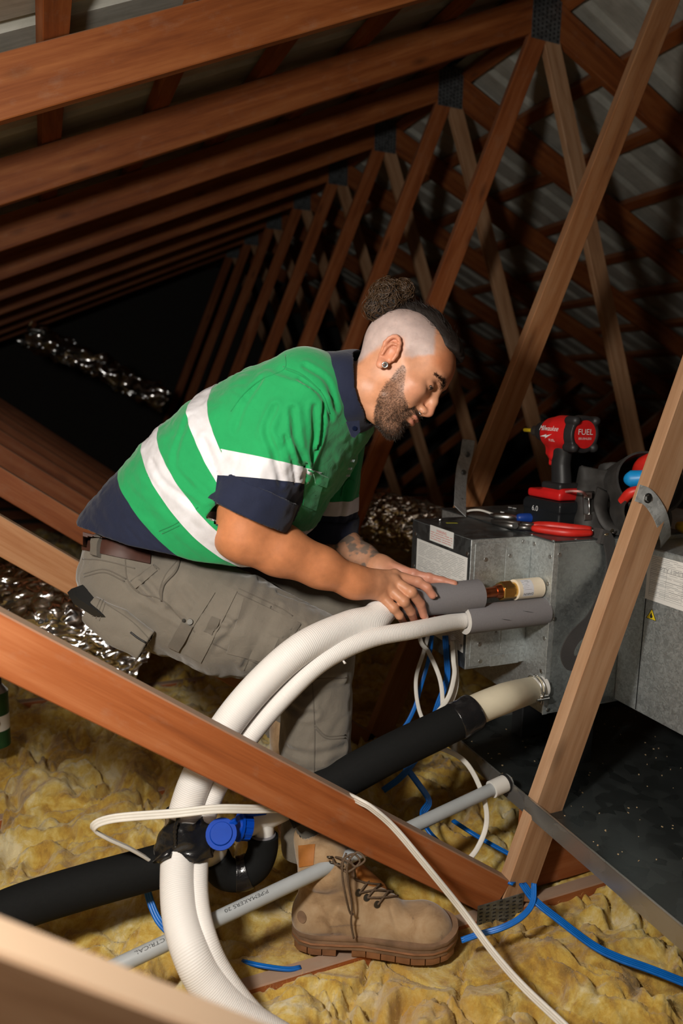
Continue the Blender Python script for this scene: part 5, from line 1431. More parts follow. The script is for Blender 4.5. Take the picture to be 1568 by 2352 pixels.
bmt = bmesh.new(); vs_ = [bmt.verts.new((x, y, 0)) for x, y in tp_]; ft = bmt.faces.new(vs_); rt = bmesh.ops.extrude_face_region(bmt, geom=[ft]); bmesh.ops.translate(bmt, vec=(0, 0, .003), verts=[v for v in rt['geom'] if isinstance(v, bmesh.types.BMVert)]); bmesh.ops.recalc_face_normals(bmt, faces=bmt.faces)
from_bm('collar_tab', bmt, M_NAVY, shirt, TR(C(810, 985, 1.478), frame(VR*.9+VF*.2, z=-VF*.95+VR*.2)))
button(814, 984, .0050, M_BTN, shirt, D=1.474)
for y_, s_, c_ in ((1058, 'PTY', (.35, .40, .36)), (1075, '...', (.10, .18, .42)), (1092, '...', (.30, .34, .31))): pass
bm = bmesh.new(); got = False
for (px, py, wpx) in ((806, 1058, 12), (800, 1076, 12), (796, 1092, 14)):
    loc, nr, _, _ = sb.ray_cast(Vector((0, 0, 0)), Vector(ray(px, py)).normalized())
    if loc is not None:
        R = frame(VR*.8+VF*.5, z=nr)
        for k in range(4): bm_box(bm, Vector(loc)+nr*.001+R@Vector((-.006+k*.0042, 0, 0)), (.0030, .0062, .0008), R)
        got = True
if got: from_bm('chest_print', bm, mat('pale_blue_print', (.30, .38, .40), .7), shirt)
else: bm.free()

# ---- trousers
KN_R, HI_R, AN_R = C(728, 1503, 1.665), C(325, 1378, 1.70), C(722, 1945, 1.655)
HI_L, KN_L, AN_L = C(330, 1372, 1.90), C(780, 1395, 1.83), C(655, 1660, 2.03)
def f_trous0(P):
    pel = gtube(P, np.array([C(338, 1250, 1.795), C(328, 1322, 1.79), C(336, 1386, 1.78)]), [.175, .185, .165], [.115, .112, .085], TL, 2.3)
    d = smin(pel, ell(P, C(308, 1350, 1.69), (.104, .098, .100)), .05); d = smin(d, ell(P, C(325, 1358, 1.88), (.10, .10, .10)), .05)
    th = chain(P, [HI_R, HI_R+(KN_R-HI_R)*.45, KN_R+(HI_R-KN_R)*.12], [.104, .114, .096], .03)
    d = smin(d, th, .05)
    d = smin(d, gtube(P, np.array([C(420, 1345, 1.68), C(560, 1400, 1.67), C(660, 1445, 1.665)]), [.095, .088, .075], [.088, .082, .07], TL, flat=False), .04)
    kn = ell(P, C(728, 1500, 1.665), (.086, .09, .092)); sh = chain(P, [KN_R+A3(0, 0, -.01), KN_R+(AN_R-KN_R)*.5, AN_R], [.084, .080, .078], .02)
    leg = smin(kn, sh, .03); d = smin(d, leg, .022)
    l1 = chain(P, [HI_L, HI_L+(KN_L-HI_L)*.5, KN_L], [.10, .095, .078], .03); l2 = chain(P, [KN_L, KN_L+(AN_L-KN_L)*.5, AN_L], [.080, .075, .068], .02)
    d = smin(d, smin(l1, l2, .02), .03)
    return d
def f_trous(P):
    d = f_trous0(P)
    q = np.stack([P@VR*16, P@VU*16, P@VF*16], 1); th = (KN_R-HI_R)/np.linalg.norm(KN_R-HI_R)
    al = P@th
    d = d+.0065*noise(np.stack([al*17, P@VU*7, P@VF*8], 1))+.0025*noise(P*30)+.0022*(1-2*np.abs(noise(np.stack([al*30, P@VU*14, P@VF*14], 1)+3)))
    sh = sstep(.10, .16, -(P-KN_R)[:, 2])
    d = d+sh*.004*noise(np.stack([P[:, 2]*16+P[:, 0]*9, P[:, 0]*14, P[:, 1]*14], 1)+5)
    # bunching at the knee and groin
    for a_, b_, w_, dp in CT:
        m = np.all((P > a_.min(0)-.03) & (P < a_.max(0)+.03), axis=1)
        if m.any():
            e = chain(P[m], a_, [0]*len(a_), .004); d[m] += 1.6*dp*np.exp(-(e/w_)**2)-1.6*dp*.5*np.exp(-((e-w_*2.2)/(w_*1.2))**2)
    d = smax(d, -gtube(P, np.array([AN_R+(KN_R-AN_R)*.06, AN_R+(AN_R-KN_R)*.08]), [.068]*2, [.068]*2, TL), .004)
    d = smax(d, -gtube(P, np.array([AN_L+(KN_L-AN_L)*.08, AN_L+(AN_L-KN_L)*.10]), [.060]*2, [.060]*2, TL), .004)
    wc = C(270, 1240, 1.78); d = smax(d, np.minimum((P-WST[0])@WST[1], .24-np.linalg.norm(P-wc, axis=1)), .004)
    d = smax(d, (AN_R[2]-P[:, 2])-.0, .003)
    return d
CT = []
WST = plane3((188, 1226), (420, 1266), 1.6, TL)
lo, hi = clo_box(np.array([C(230, 1240, 1.79), HI_R, KN_R, AN_R, HI_L, KN_L, AN_L]), .20)
V0, F0 = mesh_sdf(f_trous0, lo, hi, .009); b0 = bvh_of(V0, F0)
for pts, w_, dp in (([(330, 1330), (360, 1365), (372, 1385)], .006, .005), ([(290, 1330), (330, 1370), (420, 1425)], .006, .0035), ([(600, 1330), (560, 1420), (500, 1480)], .007, .003), ([(640, 1390), (600, 1460), (560, 1530)], .006, .003),
                    ([(690, 1440), (650, 1480), (640, 1520)], .006, .006), ([(735, 1440), (690, 1470), (655, 1540)], .006, .005), ([(700, 1590), (745, 1565), (790, 1560)], .005, .003), ([(650, 1610), (690, 1640), (720, 1640)], .006, .004),
                    ([(425, 1350), (470, 1400), (540, 1430)], .006, .003), ([(470, 1450), (560, 1440), (640, 1470)], .006, .0025), ([(210, 1400), (260, 1440), (340, 1485)], .006, .003), ([(660, 1720), (720, 1735), (790, 1715)], .006, .003), ([(650, 1760), (720, 1775), (790, 1765)], .006, .003), ([(640, 1360), (720, 1390), (800, 1410)], .006, .004)):
    P3 = trace(b0, pts, 10)
    if len(P3) > 2: CT.append((P3, P3, w_, dp))
QV, QF = mesh_sdf(f_trous, lo, hi, .0036)
M_TROUS = fabric('khaki_canvas', (.155, .135, .108), .88, 1100, .13, .3, .3)
trous = from_np('trousers', QV, QF, M_TROUS, person); tb = bvh_of(QV, QF)
M_TSEAM = fabric('khaki_seam', (.120, .103, .082), .88, 1100, .12); M_TDARK = fabric('khaki_dark', (.118, .102, .082), .9, 1100, .12)
for pts in ([(190, 1284), (240, 1288), (310, 1306)], [(192, 1318), (240, 1308), (290, 1330)], [(192, 1325), (240, 1315), (286, 1336)], [(287, 1268), (292, 1330), (320, 1362), (372, 1378), (420, 1425), (470, 1468), (560, 1510), (640, 1545)],
            [(372, 1378), (366, 1358), (380, 1320), (408, 1285), (415, 1265)], [(300, 1335), (352, 1298)], [(308, 1342), (360, 1305)], [(352, 1296), (366, 1308)], [(296, 1336), (320, 1362)],
            [(622, 1392), (590, 1470), (560, 1540)], [(540, 1360), (660, 1420), (690, 1450)], [(548, 1352), (640, 1395), (672, 1415)], [(690, 1580), (700, 1562), (795, 1556)],
            [(717, 1570), (722, 1680), (720, 1830)], [(722, 1665), (750, 1690), (793, 1688)], [(722, 1672), (750, 1696), (793, 1695)], [(240, 1385), (318, 1432), (345, 1470)], [(236, 1392), (316, 1440)]):
    seam('seam', pts, tb, M_TSEAM, trous, .0019, 5, -.0004)
pass
patch('cargo_strap', [(470, 1356), (494, 1362), (412, 1492), (390, 1484)], tb, M_TROUS, trous, .0004, .0026, 14)
patch('cargo_tab', [(420, 1428), (446, 1440), (414, 1494), (388, 1482)], tb, M_TDARK, trous, .004, .003, 10)
patch('thigh_pocket', [(508, 1342), (545, 1360), (462, 1522), (424, 1500)], tb, M_TROUS, trous, .0004, .0024, 14)
patch('thigh_pocket', [(560, 1372), (690, 1432), (640, 1530), (520, 1500)], tb, M_TROUS, trous, .0005, .0022, 14)
patch('pocket_label', [(486, 1418), (505, 1426), (488, 1460), (468, 1450)], tb, M_TDARK, trous, .0045, .001, 5)
patch('coin_pocket', [(300, 1338), (352, 1300), (362, 1312), (312, 1352)], tb, M_TROUS, trous, .001, .003, 8)
patch('belt_loop', [(222, 1232), (236, 1234), (232, 1282), (218, 1279)], tb, M_TSEAM, trous, .012, .004, 6)
M_EYELET0 = mat('dull_rivet', (.10, .095, .085), .45, .6)
for px, py in ((438, 1428), (428, 1426)): button(px, py, .0068 if px == 438 else .0042, M_EYELET0, trous, bv=tb, lift=.0075)
cordp = trace(tb, [(414, 1268), (405, 1310), (375, 1345), (372, 1380)], 5, .002); tube('drawcord', cordp, .003, M_TSEAM, trous, 8)
# sagging phone pocket with its stiff open top
def f_pocket(P):
    a = np.array([C(205, 1398, 1.59), C(270, 1440, 1.582), C(335, 1482, 1.578)])
    o = gtube(P, a, [.030, .042, .036], [.016, .020, .016], VU*.7+VR*.45, 2.6)+noise(P*30)*.003
    return smax(o, -gtube(P, np.array([C(190, 1390, 1.592), C(262, 1436, 1.584)]), [.026, .034], [.011, .012], VU*.7+VR*.45, 2.6), .003)
lo, hi = clo_box(np.array([C(205, 1398, 1.59), C(335, 1482, 1.578)]), .06)
v_, f_ = mesh_sdf(f_pocket, lo, hi, .003); pkt = from_np('phone_pocket', v_, f_, M_TROUS, trous); pb_ = bvh_of(v_, f_)
for k in range(3): seam('seam', [(232+k*6, 1372+k*2), (222+k*7, 1394+k*4), (212+k*8, 1416+k*5)], pb_, M_TSEAM, pkt, .0012, 4)
seam('seam', [(240, 1385), (300, 1425), (345, 1470)], pb_, M_TSEAM, pkt, .0012, 4)
tube('pen_slot', trace(pb_, [(300, 1452), (318, 1466), (335, 1476)], 4, .001), .0022, BLACK, pkt, 6)
hd = tube('phone_case', [C(172, 1352, 1.59), C(186, 1372, 1.588), C(230, 1402, 1.586), C(275, 1436, 1.584)], [.018, .021, .019, .012], mat('black_plastic', (.012, .013, .014), .35), None, 4, sec=np.array([[-1, -.45], [1, -.45], [1.05, .45], [-1.05, .45]]))
tag(hd, 'black plastic case sticking out of the trouser leg pocket', 'phone case'); shade(hd, 40)
# belt
M_BELT = plain('brown_leather', (.055, .020, .013), .5, var=.25)
patch('belt', [(192, 1222), (345, 1262), (345, 1296), (192, 1264)], tb, M_BELT, person, .002, .003, 14)

# ---- boots
M_NUB = mat('nubuck', (.36, .23, .125), .85, spec=.2, sheen=.3); _t = NT(M_NUB); _c = _t.coord('Object'); _n = _t.noise(_c, 16, 6, .65, .5); _n2 = _t.noise(_c, 50, 4, .6)
_bc = _t.ramp(_n, [(.28, (.20, .115, .055)), (.5, (.37, .24, .13)), (.72, (.46, .33, .20))]); _bc = _t.mix(_t.ramp(_n2, [(.66, (0, 0, 0)), (.78, (.7, .7, .7))]), _bc, (.10, .07, .05)); _t.col(_bc); _t.bump(_n2, .2, .001)
M_SOLE = plain('boot_sole', (.22, .13, .075), .7, var=.35, sc=18, bump=.2); M_SOLE2 = plain('boot_tread', (.24, .105, .045), .6, var=.25)
M_RUST = plain('rust_leather', (.36, .13, .025), .65, var=.2, sc=20); M_LACE = plain('lace', (.10, .062, .035), .8, var=.4, sc=400); M_EYELET = mat('eyelet', (.16, .14, .11), .35, .9)
def make_boot(hz, heel, toe, parent, leg_top):
    """heel/toe: points on the ground; boot frame x heel to toe, y to its left, z up"""
    fx = toe-heel; L = np.linalg.norm(fx); fx /= L; zz = np.array([0, 0, 1.]); zz = zz-fx*(zz@fx); zz /= np.linalg.norm(zz); yy = np.cross(zz, fx); Rb = np.stack([fx, yy, zz], 1); s = L/.33
    lo_ = lambda P: (P-heel)@Rb/s; wo = lambda p: heel+(np.asarray(p, float)*s)@Rb.T
    lt = lo_(leg_top[None])[0]
    def outline(x):   # half width of the sole
        return np.interp(x, [-.004, .01, .04, .09, .14, .19, .24, .28, .31, .326, .333], [.006, .026, .036, .035, .034, .042, .050, .050, .040, .022, .004])
    def mid(x): return np.interp(x, [0, .1, .2, .33], [0, .001, .006, .010])
    def f_up(P):
        p = lo_(P); q = p.copy(); q[:, 1] -= mid(p[:, 0])
        d = gtube(q, np.array([[.045, 0, .060], [.10, 0, .058], [.16, 0, .052], [.22, 0, .050], [.262, 0, .048]]), [.035, .034, .038, .045, .046], [.046, .050, .044, .037, .036], np.array([0, 1., 0]), 2.4, flat=False)
        d = smin(d, ell(q, (.272, 0, .048), (.050, .0465, .037)), .02)
        d = smin(d, ell(q, (.048, 0, .060), (.047, .037, .052)), .02)
        an = gtube(q, np.array([[.062, 0, .065], [.060, 0, .115], [.058, 0, .175], [lt[0], lt[1], .232]]), [.034, .034, .037, .044], [.050, .050, .053, .056], np.array([0, 1., 0]), 2.2)
        d = smin(d, an, .03)
        d = smin(d, caps(q, (.10, 0, .135), (.185, 0, .088), .030, .026), .03)
        d = smax(d, .037-p[:, 2]-noise(p*12)*.001, .004)
        d = smax(d, -gtube(q, np.array([[.5*.058+.5*lt[0], .5*lt[1], .200], [lt[0], lt[1], .28]]), [.036, .042], [.046, .050], np.array([0, 1., 0])), .004)
        # seams as shallow grooves
        d = d+.0016*np.exp(-((p[:, 0]-.225+(p[:, 2]-.03)*.45)/.0022)**2)*(p[:, 2] < .105)
        d = d+.0014*np.exp(-((p[:, 0]-.078-(p[:, 2]-.06)*.1-.01*np.sin(p[:, 2]*50))/.002)**2)*(p[:, 2] < .10)
        d = d-.0022*sstep(.002, -.002, p[:, 0]-.150+(p[:, 2]-.06)*1.2)*sstep(.0, .006, p[:, 0]-.095+(p[:, 2]-.13)*-.4)*(p[:, 2] > .07)
        return (d+.0012*noise(p*34)+.0016*noise(p*16))*s
    lo3, hi3 = clo_box(np.array([wo((x, y, z)) for x in (-.03, .35) for y in (-.08, .08) for z in (-.01, .30)]), .01)
    v, f = mesh_sdf(f_up, lo3, hi3, .0030)
    bt = from_np('boot', v, f, M_NUB, parent); bb = bvh_of(v, f)
    # sole and tread
    def prism(name, z0, z1, grow, m, par, xs=None, bev=.002):
        xs = xs if xs is not None else np.r_[-.004, np.linspace(.0, .32, 26), .327, .333]
        b = bmesh.new(); rings = []
        for z, g in ((z0, grow-.0015), ((z0+z1)/2, grow), (z1, grow-.001)):
            pts = [(x, mid(x)+outline(x)+g) for x in xs]+[(x, mid(x)-outline(x)-g) for x in xs[::-1]]
            rings.append([b.verts.new(wo((x+(g if 0 else 0), y, z+.010*max(0, (x-.23)/.1)**2))) for x, y in pts])
        n = len(rings[0])
        for a_, c_ in zip(rings, rings[1:]):
            for i in range(n): b.faces.new((a_[i], a_[(i+1) % n], c_[(i+1) % n], c_[i]))
        b.faces.new(rings[0][::-1]); b.faces.new(rings[-1]); bmesh.ops.recalc_face_normals(b, faces=b.faces)
        o = from_bm(name, b, m, par); shade(o, 40); return o
    so = prism('sole', .016, .041, .0055, M_SOLE, bt); prism('welt', .037, .0455, .0080, M_SOLE, so)
    prism('midsole_rib', .024, .029, .0075, M_SOLE2, so)
    for i in range(11):
        x0 = .002+i*.0295
        if 3 <= i <= 3: continue
        prism('tread_lug', .0, .017, .003, M_SOLE2, so, xs=np.linspace(x0, x0+.0275, 5))
    return bt, bb, wo, s
Zs = CHZ+.004
heelR, toeR = atZ(676, 2158, Zs), atZ(1046, 2186, Zs)
boot, bbv, wo, bs = make_boot(0, heelR, toeR, person, C(722, 1930, 1.645))
boot['label'] = 'right boot, dusty tan nubuck'
patch('ankle_patch', [(686, 1942), (724, 1940), (720, 1986), (688, 1992)], bbv, M_RUST, boot, .0005, .0015, 8)
tube('tongue', catmull(np.array([C(812, 1985, 1.575), C(838, 2012, 1.582), C(880, 2050, 1.592)]), 8), .030, M_RUST, boot, 16, sec=np.array([[math.cos(a), .45*math.sin(a)] for a in np.linspace(0, 2*math.pi, 16, endpoint=False)]), up=VU*.7+VR*.6)
hl_ = None
loc, nr, _, _ = bbv.ray_cast(Vector((0, 0, 0)), Vector(ray(693, 2106)).normalized())
if loc is not None:
    hl_ = cyl('heel_badge', np.array(loc)-np.array(nr)*.002, np.array(loc)+np.array(nr)*.0012, .0125, M_SOLE, boot, n=22)
for px, py in ((823, 2051), (842, 2062), (866, 2078)):
    loc, nr, _, _ = bbv.ray_cast(Vector((0, 0, 0)), Vector(ray(px, py)).normalized())
    if loc is None: continue
    b = bmesh.new(); Rm = Vector(nr).to_track_quat('Z', 'Y').to_matrix(); bm_cyl(b, (0, 0, -.001), (0, 0, .0018), .0082, .0066, 18); bm_cyl(b, (0, 0, .0017), (0, 0, .0022), .0038, .0038, 12)
    e_ = from_bm('eyelet', b, M_EYELET, boot, TR(loc, Rm)); shade(e_, 40)
for px, py in ((752, 1968), (768, 1985), (757, 1978)):
    loc, nr, _, _ = bbv.ray_cast(Vector((0, 0, 0)), Vector(ray(px, py)).normalized())
    if loc is not None:
        q = np.array(loc); nr = np.array(nr); tube('speed_hook', [q, q+nr*.008, q+nr*.010+VR*.006, q+nr*.004+VR*.010], .0022, M_EYELET, boot, 8)
def lace(pts, off=.004, r=.0022):
    P3 = trace(bbv, pts, 4, off)
    if len(P3) > 3: tube('lace', P3, r, M_LACE, boot, 7)
def lace3(pts, r=.0023): tube('lace', catmull(np.array([C(*p) for p in pts]), 10), r, M_LACE, boot, 7)
lace([(823, 2050), (850, 2022), (880, 2012)]); lace([(842, 2061), (868, 2036), (898, 2030)]); lace([(866, 2077), (890, 2050), (912, 2046)])
lace([(823, 2050), (862, 2046), (905, 2052)]); lace([(842, 2061), (880, 2062), (915, 2060)]); lace([(820, 2012), (850, 2004), (872, 2022)]); lace([(812, 2020), (840, 2030), (880, 2036)])
bD = 1.498
lace3([(795, 1960, bD), (783, 1990, bD), (800, 2002, bD-.005), (826, 1980, bD-.005), (812, 1962, bD), (790, 1975, bD-.004), (786, 2010, bD-.006), (792, 2050, bD-.005), (803, 2095, bD+.01), (812, 2100, bD+.012)])
lace3([(800, 1968, bD), (815, 1990, bD-.006), (838, 1975, bD-.004), (820, 1958, bD), (798, 1985, bD-.006), (800, 2030, bD-.006), (808, 2080, bD+.006), (806, 2120, bD+.014), (812, 2155, bD+.018)])
lace3([(748, 1955, bD+.05), (762, 1968, bD+.03), (770, 1985, bD), (790, 1990, bD)])
lace3([(765, 1968, bD+.04), (785, 1972, bD+.002), (808, 1985, bD-.004), (816, 2010, bD+.03), (812, 2020, bD+.05)])
# far boot tucked behind
hL, tL = C(640, 1790, 2.06), C(690, 1800, 1.78)
gz = CHZ+.02
d_ = tL-hL; d_[2] = 0; d_ /= np.linalg.norm(d_); hL = np.array([hL[0], hL[1], AN_L[2]-.19]); tL = hL+d_*.345
bootL, bl_, woL, _ = make_boot(0, hL, tL, person, AN_L)
bootL['label'] = 'left boot, half hidden behind the trouser leg'
fb = ribbons('loose_fibres', FIB[0], FIB[1], FIB[2], .00038, M_FIB, wool, 2, .9, 8); fb['kind'] = 'stuff'
# ================================================================ tools on top of the unit
M_REDP = plain('red_plastic', (.62, .014, .014), .38, var=.1); M_BLKP = plain('black_grip', (.018, .018, .019), .5, var=.2, sc=60); M_DSTEEL = plain('dark_steel', (.22, .21, .20), .35, .9, var=.25)
M_BLUP = plain('blue_grip', (.008, .05, .30), .4); M_BRBLUE = plain('bright_blue_plastic', (.01, .30, .72), .4); M_WHT = mat('white_print', (.75, .75, .75), .5); M_REDG = plain('red_grip', (.62, .022, .014), .42, var=.12)
ZTOP = UZT+.0042
base = atZ(1270, 1206, ZTOP)
dk = ((1206-951)/FPX*(base@VF))/.238*1.0      # size so that it reaches its height in the picture
dfw = -VR*.44+VF*.90; dfw[2] = 0; dfw /= np.linalg.norm(dfw); dup = np.array([.012, 0, 1.]); dup /= np.linalg.norm(dup); dlf = np.cross(dup, dfw); dfw = np.cross(dlf, dup)
DR = np.stack([dfw, dlf, dup], 1)
d0 = base+VR*.004
dl = lambda P: (P-d0)@DR/dk
dw = lambda p: d0+(np.asarray(p, float)*dk)@DR.T
MD = TR(d0, Matrix(DR.tolist())) @ Matrix.Scale(dk, 4)
drv = empty('impact_driver', d0); WM[drv.name] = TR(d0)
tag(drv, 'red and black cordless impact driver standing on its battery on the unit', 'power tool')
def dsdf(name, f, lo, hi, m, parent, h=.0021):
    v, fa = mesh_sdf(f, np.array(lo), np.array(hi), h); return from_np(name, v, fa, m, parent, MD)
rb = lambda P, c, s, r: (lambda q: np.linalg.norm(np.maximum(q, 0), axis=1)+np.minimum(q.max(1), 0)-r)(np.abs(P-np.array(c))-np.array(s)+r)
HX = np.array([1., 0, 0])
head = dsdf('motor_housing', lambda P: smin(smin(gtube(P, np.array([[-.046, 0, .197], [.0, 0, .197], [.034, 0, .196]]), [.0355, .0365, .031], [.0355, .0365, .031], np.array([0, 1., 0])), caps(P, (.0, 0, .185), (.012, 0, .150), .020, .017), .012), rb(P, (.024, 0, .158), (.010, .012, .010), .004), .008), (-.07, -.06, .11), (.07, .06, .25), M_REDP, drv)
dsdf('rear_bumper', lambda P: smax(smin(gtube(P, np.array([[-.066, 0, .197], [-.044, 0, .197]]), [.0375, .0385], [.0375, .0385], np.array([0, 1., 0])), np.minimum.reduce([caps(P, (-.064, s*.027, .197+t*.027), (-.046, s*.027, .197+t*.027), .0095) for s in (-1, 1) for t in (-1, 1)]), .004), -gtube(P, np.array([[-.07, 0, .197], [-.0635, 0, .197]]), [.029, .029], [.029, .029], np.array([0, 1., 0])), .001), (-.08, -.06, .14), (-.03, .06, .25), M_BLKP, drv)
dsdf('handle_grip', lambda P: smin(gtube(P, np.array([[-.006, 0, .168], [-.004, 0, .13], [-.010, 0, .095], [-.010, 0, .072]]), [.0170, .0165, .0175, .022], [.0215, .0205, .0215, .030], np.array([0, 1., 0]), 2.4), ell(P, (-.006, 0, .170), (.018, .016, .014)), .015), (-.06, -.05, .06), (.04, .05, .19), M_BLKP, drv)
dsdf('foot', lambda P: smin(rb(P, (.006, 0, .067), (.050, .034, .009), .006), rb(P, (-.012, 0, .076), (.030, .027, .008), .006), .01), (-.06, -.05, .04), (.07, .05, .10), M_REDP, drv)
dsdf('foot_cover', lambda P: rb(P, (-.008, 0, .086), (.030, .0285, .008), .006), (-.06, -.05, .06), (.07, .05, .10), M_BLKP, drv)
bat = dsdf('battery', lambda P: np.minimum(rb(P, (.004, 0, .0285), (.056, .0385, .0285), .006), rb(P, (.004, 0, .042), (.0575, .0395, .010), .004)), (-.07, -.06, -.01), (.08, .06, .08), plain('battery_black', (.012, .014, .016), .35), drv)
box('battery_stripe', dw((.062, 0, .020)), (.002*dk, .060*dk, .010*dk), M_REDP, bat, Matrix(DR.tolist()), .0003)
box('battery_stripe', dw((.010, -.0397, .014)), (.085*dk, .0014*dk, .007*dk), M_REDP, bat, Matrix(DR.tolist()), .0003)
for sx_ in (-1,):
    box('belt_hook', dw((.034, -.042, .052)), (.020*dk, .004*dk, .044*dk), M_DSTEEL, drv, Matrix(DR.tolist()) @ Matrix.Rotation(.25, 3, 'Y'), .001)
    box('hook_slot', dw((.034, -.0445, .052)), (.007*dk, .002*dk, .020*dk), BLACK, drv, Matrix(DR.tolist()) @ Matrix.Rotation(.25, 3, 'Y'), .0005)
cyl('nose', dw((.030, 0, .197)), dw((.062, 0, .197)), .029*dk, M_BLKP, drv, r1=.020*dk, n=28)
cyl('collet', dw((.060, 0, .197)), dw((.085, 0, .197)), .0115*dk, M_DSTEEL, drv, n=20)
cyl('driver_bit', dw((.085, 0, .197)), dw((.118, 0, .197)), .0042*dk, plain('yellow_paint', (.75, .55, .02), .4), drv, n=8)
box('trigger', dw((.020, 0, .140)), (.012*dk, .016*dk, .026*dk), M_REDP, drv, Matrix(DR.tolist()), .003)
bd_ = cyl('red_badge', dw((-.0655, 0, .197)), dw((-.0630, 0, .197)), .0285*dk, M_REDP, drv, n=40)
for s in (-1, 1):
    for t in (-1, 1):
        cyl('housing_screw', dw((-.0672, s*.0275, .197+t*.0275)), dw((-.064, s*.0275, .197+t*.0275)), .0048*dk, M_DSTEEL, drv, n=14)
Rback = Matrix(np.stack([-dlf, dup, -dfw], 1).tolist())
text_mesh('print', 'FUEL', .0165*dk, M_WHT, bd_, TR(dw((-.0660, 0, .1965)), Rback), 'CENTER', sx=1.15)
text_mesh('print', 'BRUSHLESS', .0062*dk, M_WHT, bd_, TR(dw((-.0660, 0, .1865)), Rback), 'CENTER', sx=1.15)
def on_head(s, size, x, z, par, sx=1, shear=0):
    def bend(co):
        a = math.asin(max(-.98, min(.98, (co.y+z)/.0366))); return Vector((x-co.x, .0368*math.cos(a), .197+.0368*math.sin(a)))
    def bend2(co):
        a = math.asin(max(-.98, min(.98, (co.y+z)/.0366))); return Vector((x+co.x, -.0368*math.cos(a), .197+.0368*math.sin(a)))
    # the side seen from the camera
    seen = (-dlf)@(-base) > 0
    text_mesh('print', s, size, M_WHT, par, MD, bend=bend2 if seen else bend, sx=sx, shear=shear)
if (-dlf)@(-base) > 0: xs_, sg_ = -.030, 1
else: xs_, sg_ = .030, -1
on_head('Milwaukee', .0145, xs_, .004, head, .9, .25)
on_head('FUEL', .0075, xs_+sg_*.028, -.018, head, 1.1)
bz = [(0, .003), (.020, .0085), (.018, .0055), (.036, .0095), (.014, -.0005), (.016, .0028)]
bm = bmesh.new(); vs = []
for (x, y_) in bz:
    a = math.asin((y_-.012)/.0366); yy = -.0369*math.cos(a)*(1 if sg_ > 0 else -1); vs.append(bm.verts.new((xs_+sg_*(x+.004), yy, .197+.0369*math.sin(a))))
bm.faces.new(vs); from_bm('bolt_mark', bm, M_WHT, head, MD)
Rside = Matrix(np.stack([dfw*sg_, dup, np.cross(dfw*sg_, dup)], 1).tolist())
Rfront = Matrix(np.stack([dlf, dup, dfw], 1).tolist())
text_mesh('print', '6.0', .016*dk, M_WHT, bat, TR(dw((.030 if sg_ < 0 else -.030, -.0400*sg_, .030)), Rside), 'LEFT')

# pliers with red grips, clipped to a carabiner
def on_top(px, py, dz=0.0): return atZ(px, py, ZTOP+dz)
pa = empty('pliers', on_top(1290, 1215)); WM[pa.name] = TR(on_top(1290, 1215)); tag(pa, 'pliers with long red grips lying along the front edge of the unit', 'pliers')
h1 = [on_top(1222, 1207, .012), on_top(1260, 1208, .013), on_top(1310, 1213, .013), on_top(1357, 1217, .012)]; h2 = [on_top(1222, 1213, .011), on_top(1262, 1219, .010), on_top(1310, 1224, .010), on_top(1358, 1224, .010)]
tube('grip', catmull(np.array(h1), 8), np.interp(np.linspace(0, 1, 25), [0, .1, .5, .9, 1], [.0085, .0115, .0125, .011, .009]), M_REDG, pa, 14)
tube('grip', catmull(np.array(h2), 8), np.interp(np.linspace(0, 1, 25), [0, .1, .5, .9, 1], [.0075, .0100, .0110, .010, .008]), M_REDG, pa, 14)
tube('plier_arm', [on_top(1188, 1203, .012), on_top(1226, 1208, .012)], .0085, M_DSTEEL, pa, 8); tube('plier_arm', [on_top(1186, 1211, .010), on_top(1226, 1213, .011)], .0075, M_DSTEEL, pa, 8)
tube('jaw', [on_top(1192, 1206, .012), on_top(1160, 1199, .013), on_top(1128, 1196, .012)], [.011, .010, .005], M_DSTEEL, pa, 6); tube('jaw', [on_top(1190, 1210, .010), on_top(1160, 1206, .009), on_top(1130, 1201, .009)], [.010, .009, .004], M_DSTEEL, pa, 6)
cyl('pivot', on_top(1180, 1207, .014)-VF*.012, on_top(1180, 1207, .014)-VF*.016, .008, STEEL, pa, n=16)
tube('grip_loop', [on_top(1356, 1219, .011), on_top(1372, 1219, .011), on_top(1388, 1222, .010)], .0055, M_DSTEEL, pa, 8)
ca_ = tube('carabiner', catmull(np.array([on_top(1384, 1218, .010), on_top(1392, 1200, .022), on_top(1410, 1194, .03), on_top(1414, 1204, .022), on_top(1402, 1222, .012), on_top(1388, 1228, .010), on_top(1384, 1218, .010)]), 10), .0042, plain('brassy_steel', (.42, .36, .24), .3, .95), None, 8)
tag(ca_, 'small metal carabiner at the end of the red pliers', 'carabiner')
ri = tube('split_ring', catmull(np.array([on_top(1400, 1214, .018), on_top(1412, 1208, .022), on_top(1420, 1216, .014), on_top(1408, 1224, .010), on_top(1398, 1218, .012)]), 8), .0025, M_DSTEEL, None, 6); tag(ri, 'small steel ring looped through the carabiner', 'ring')
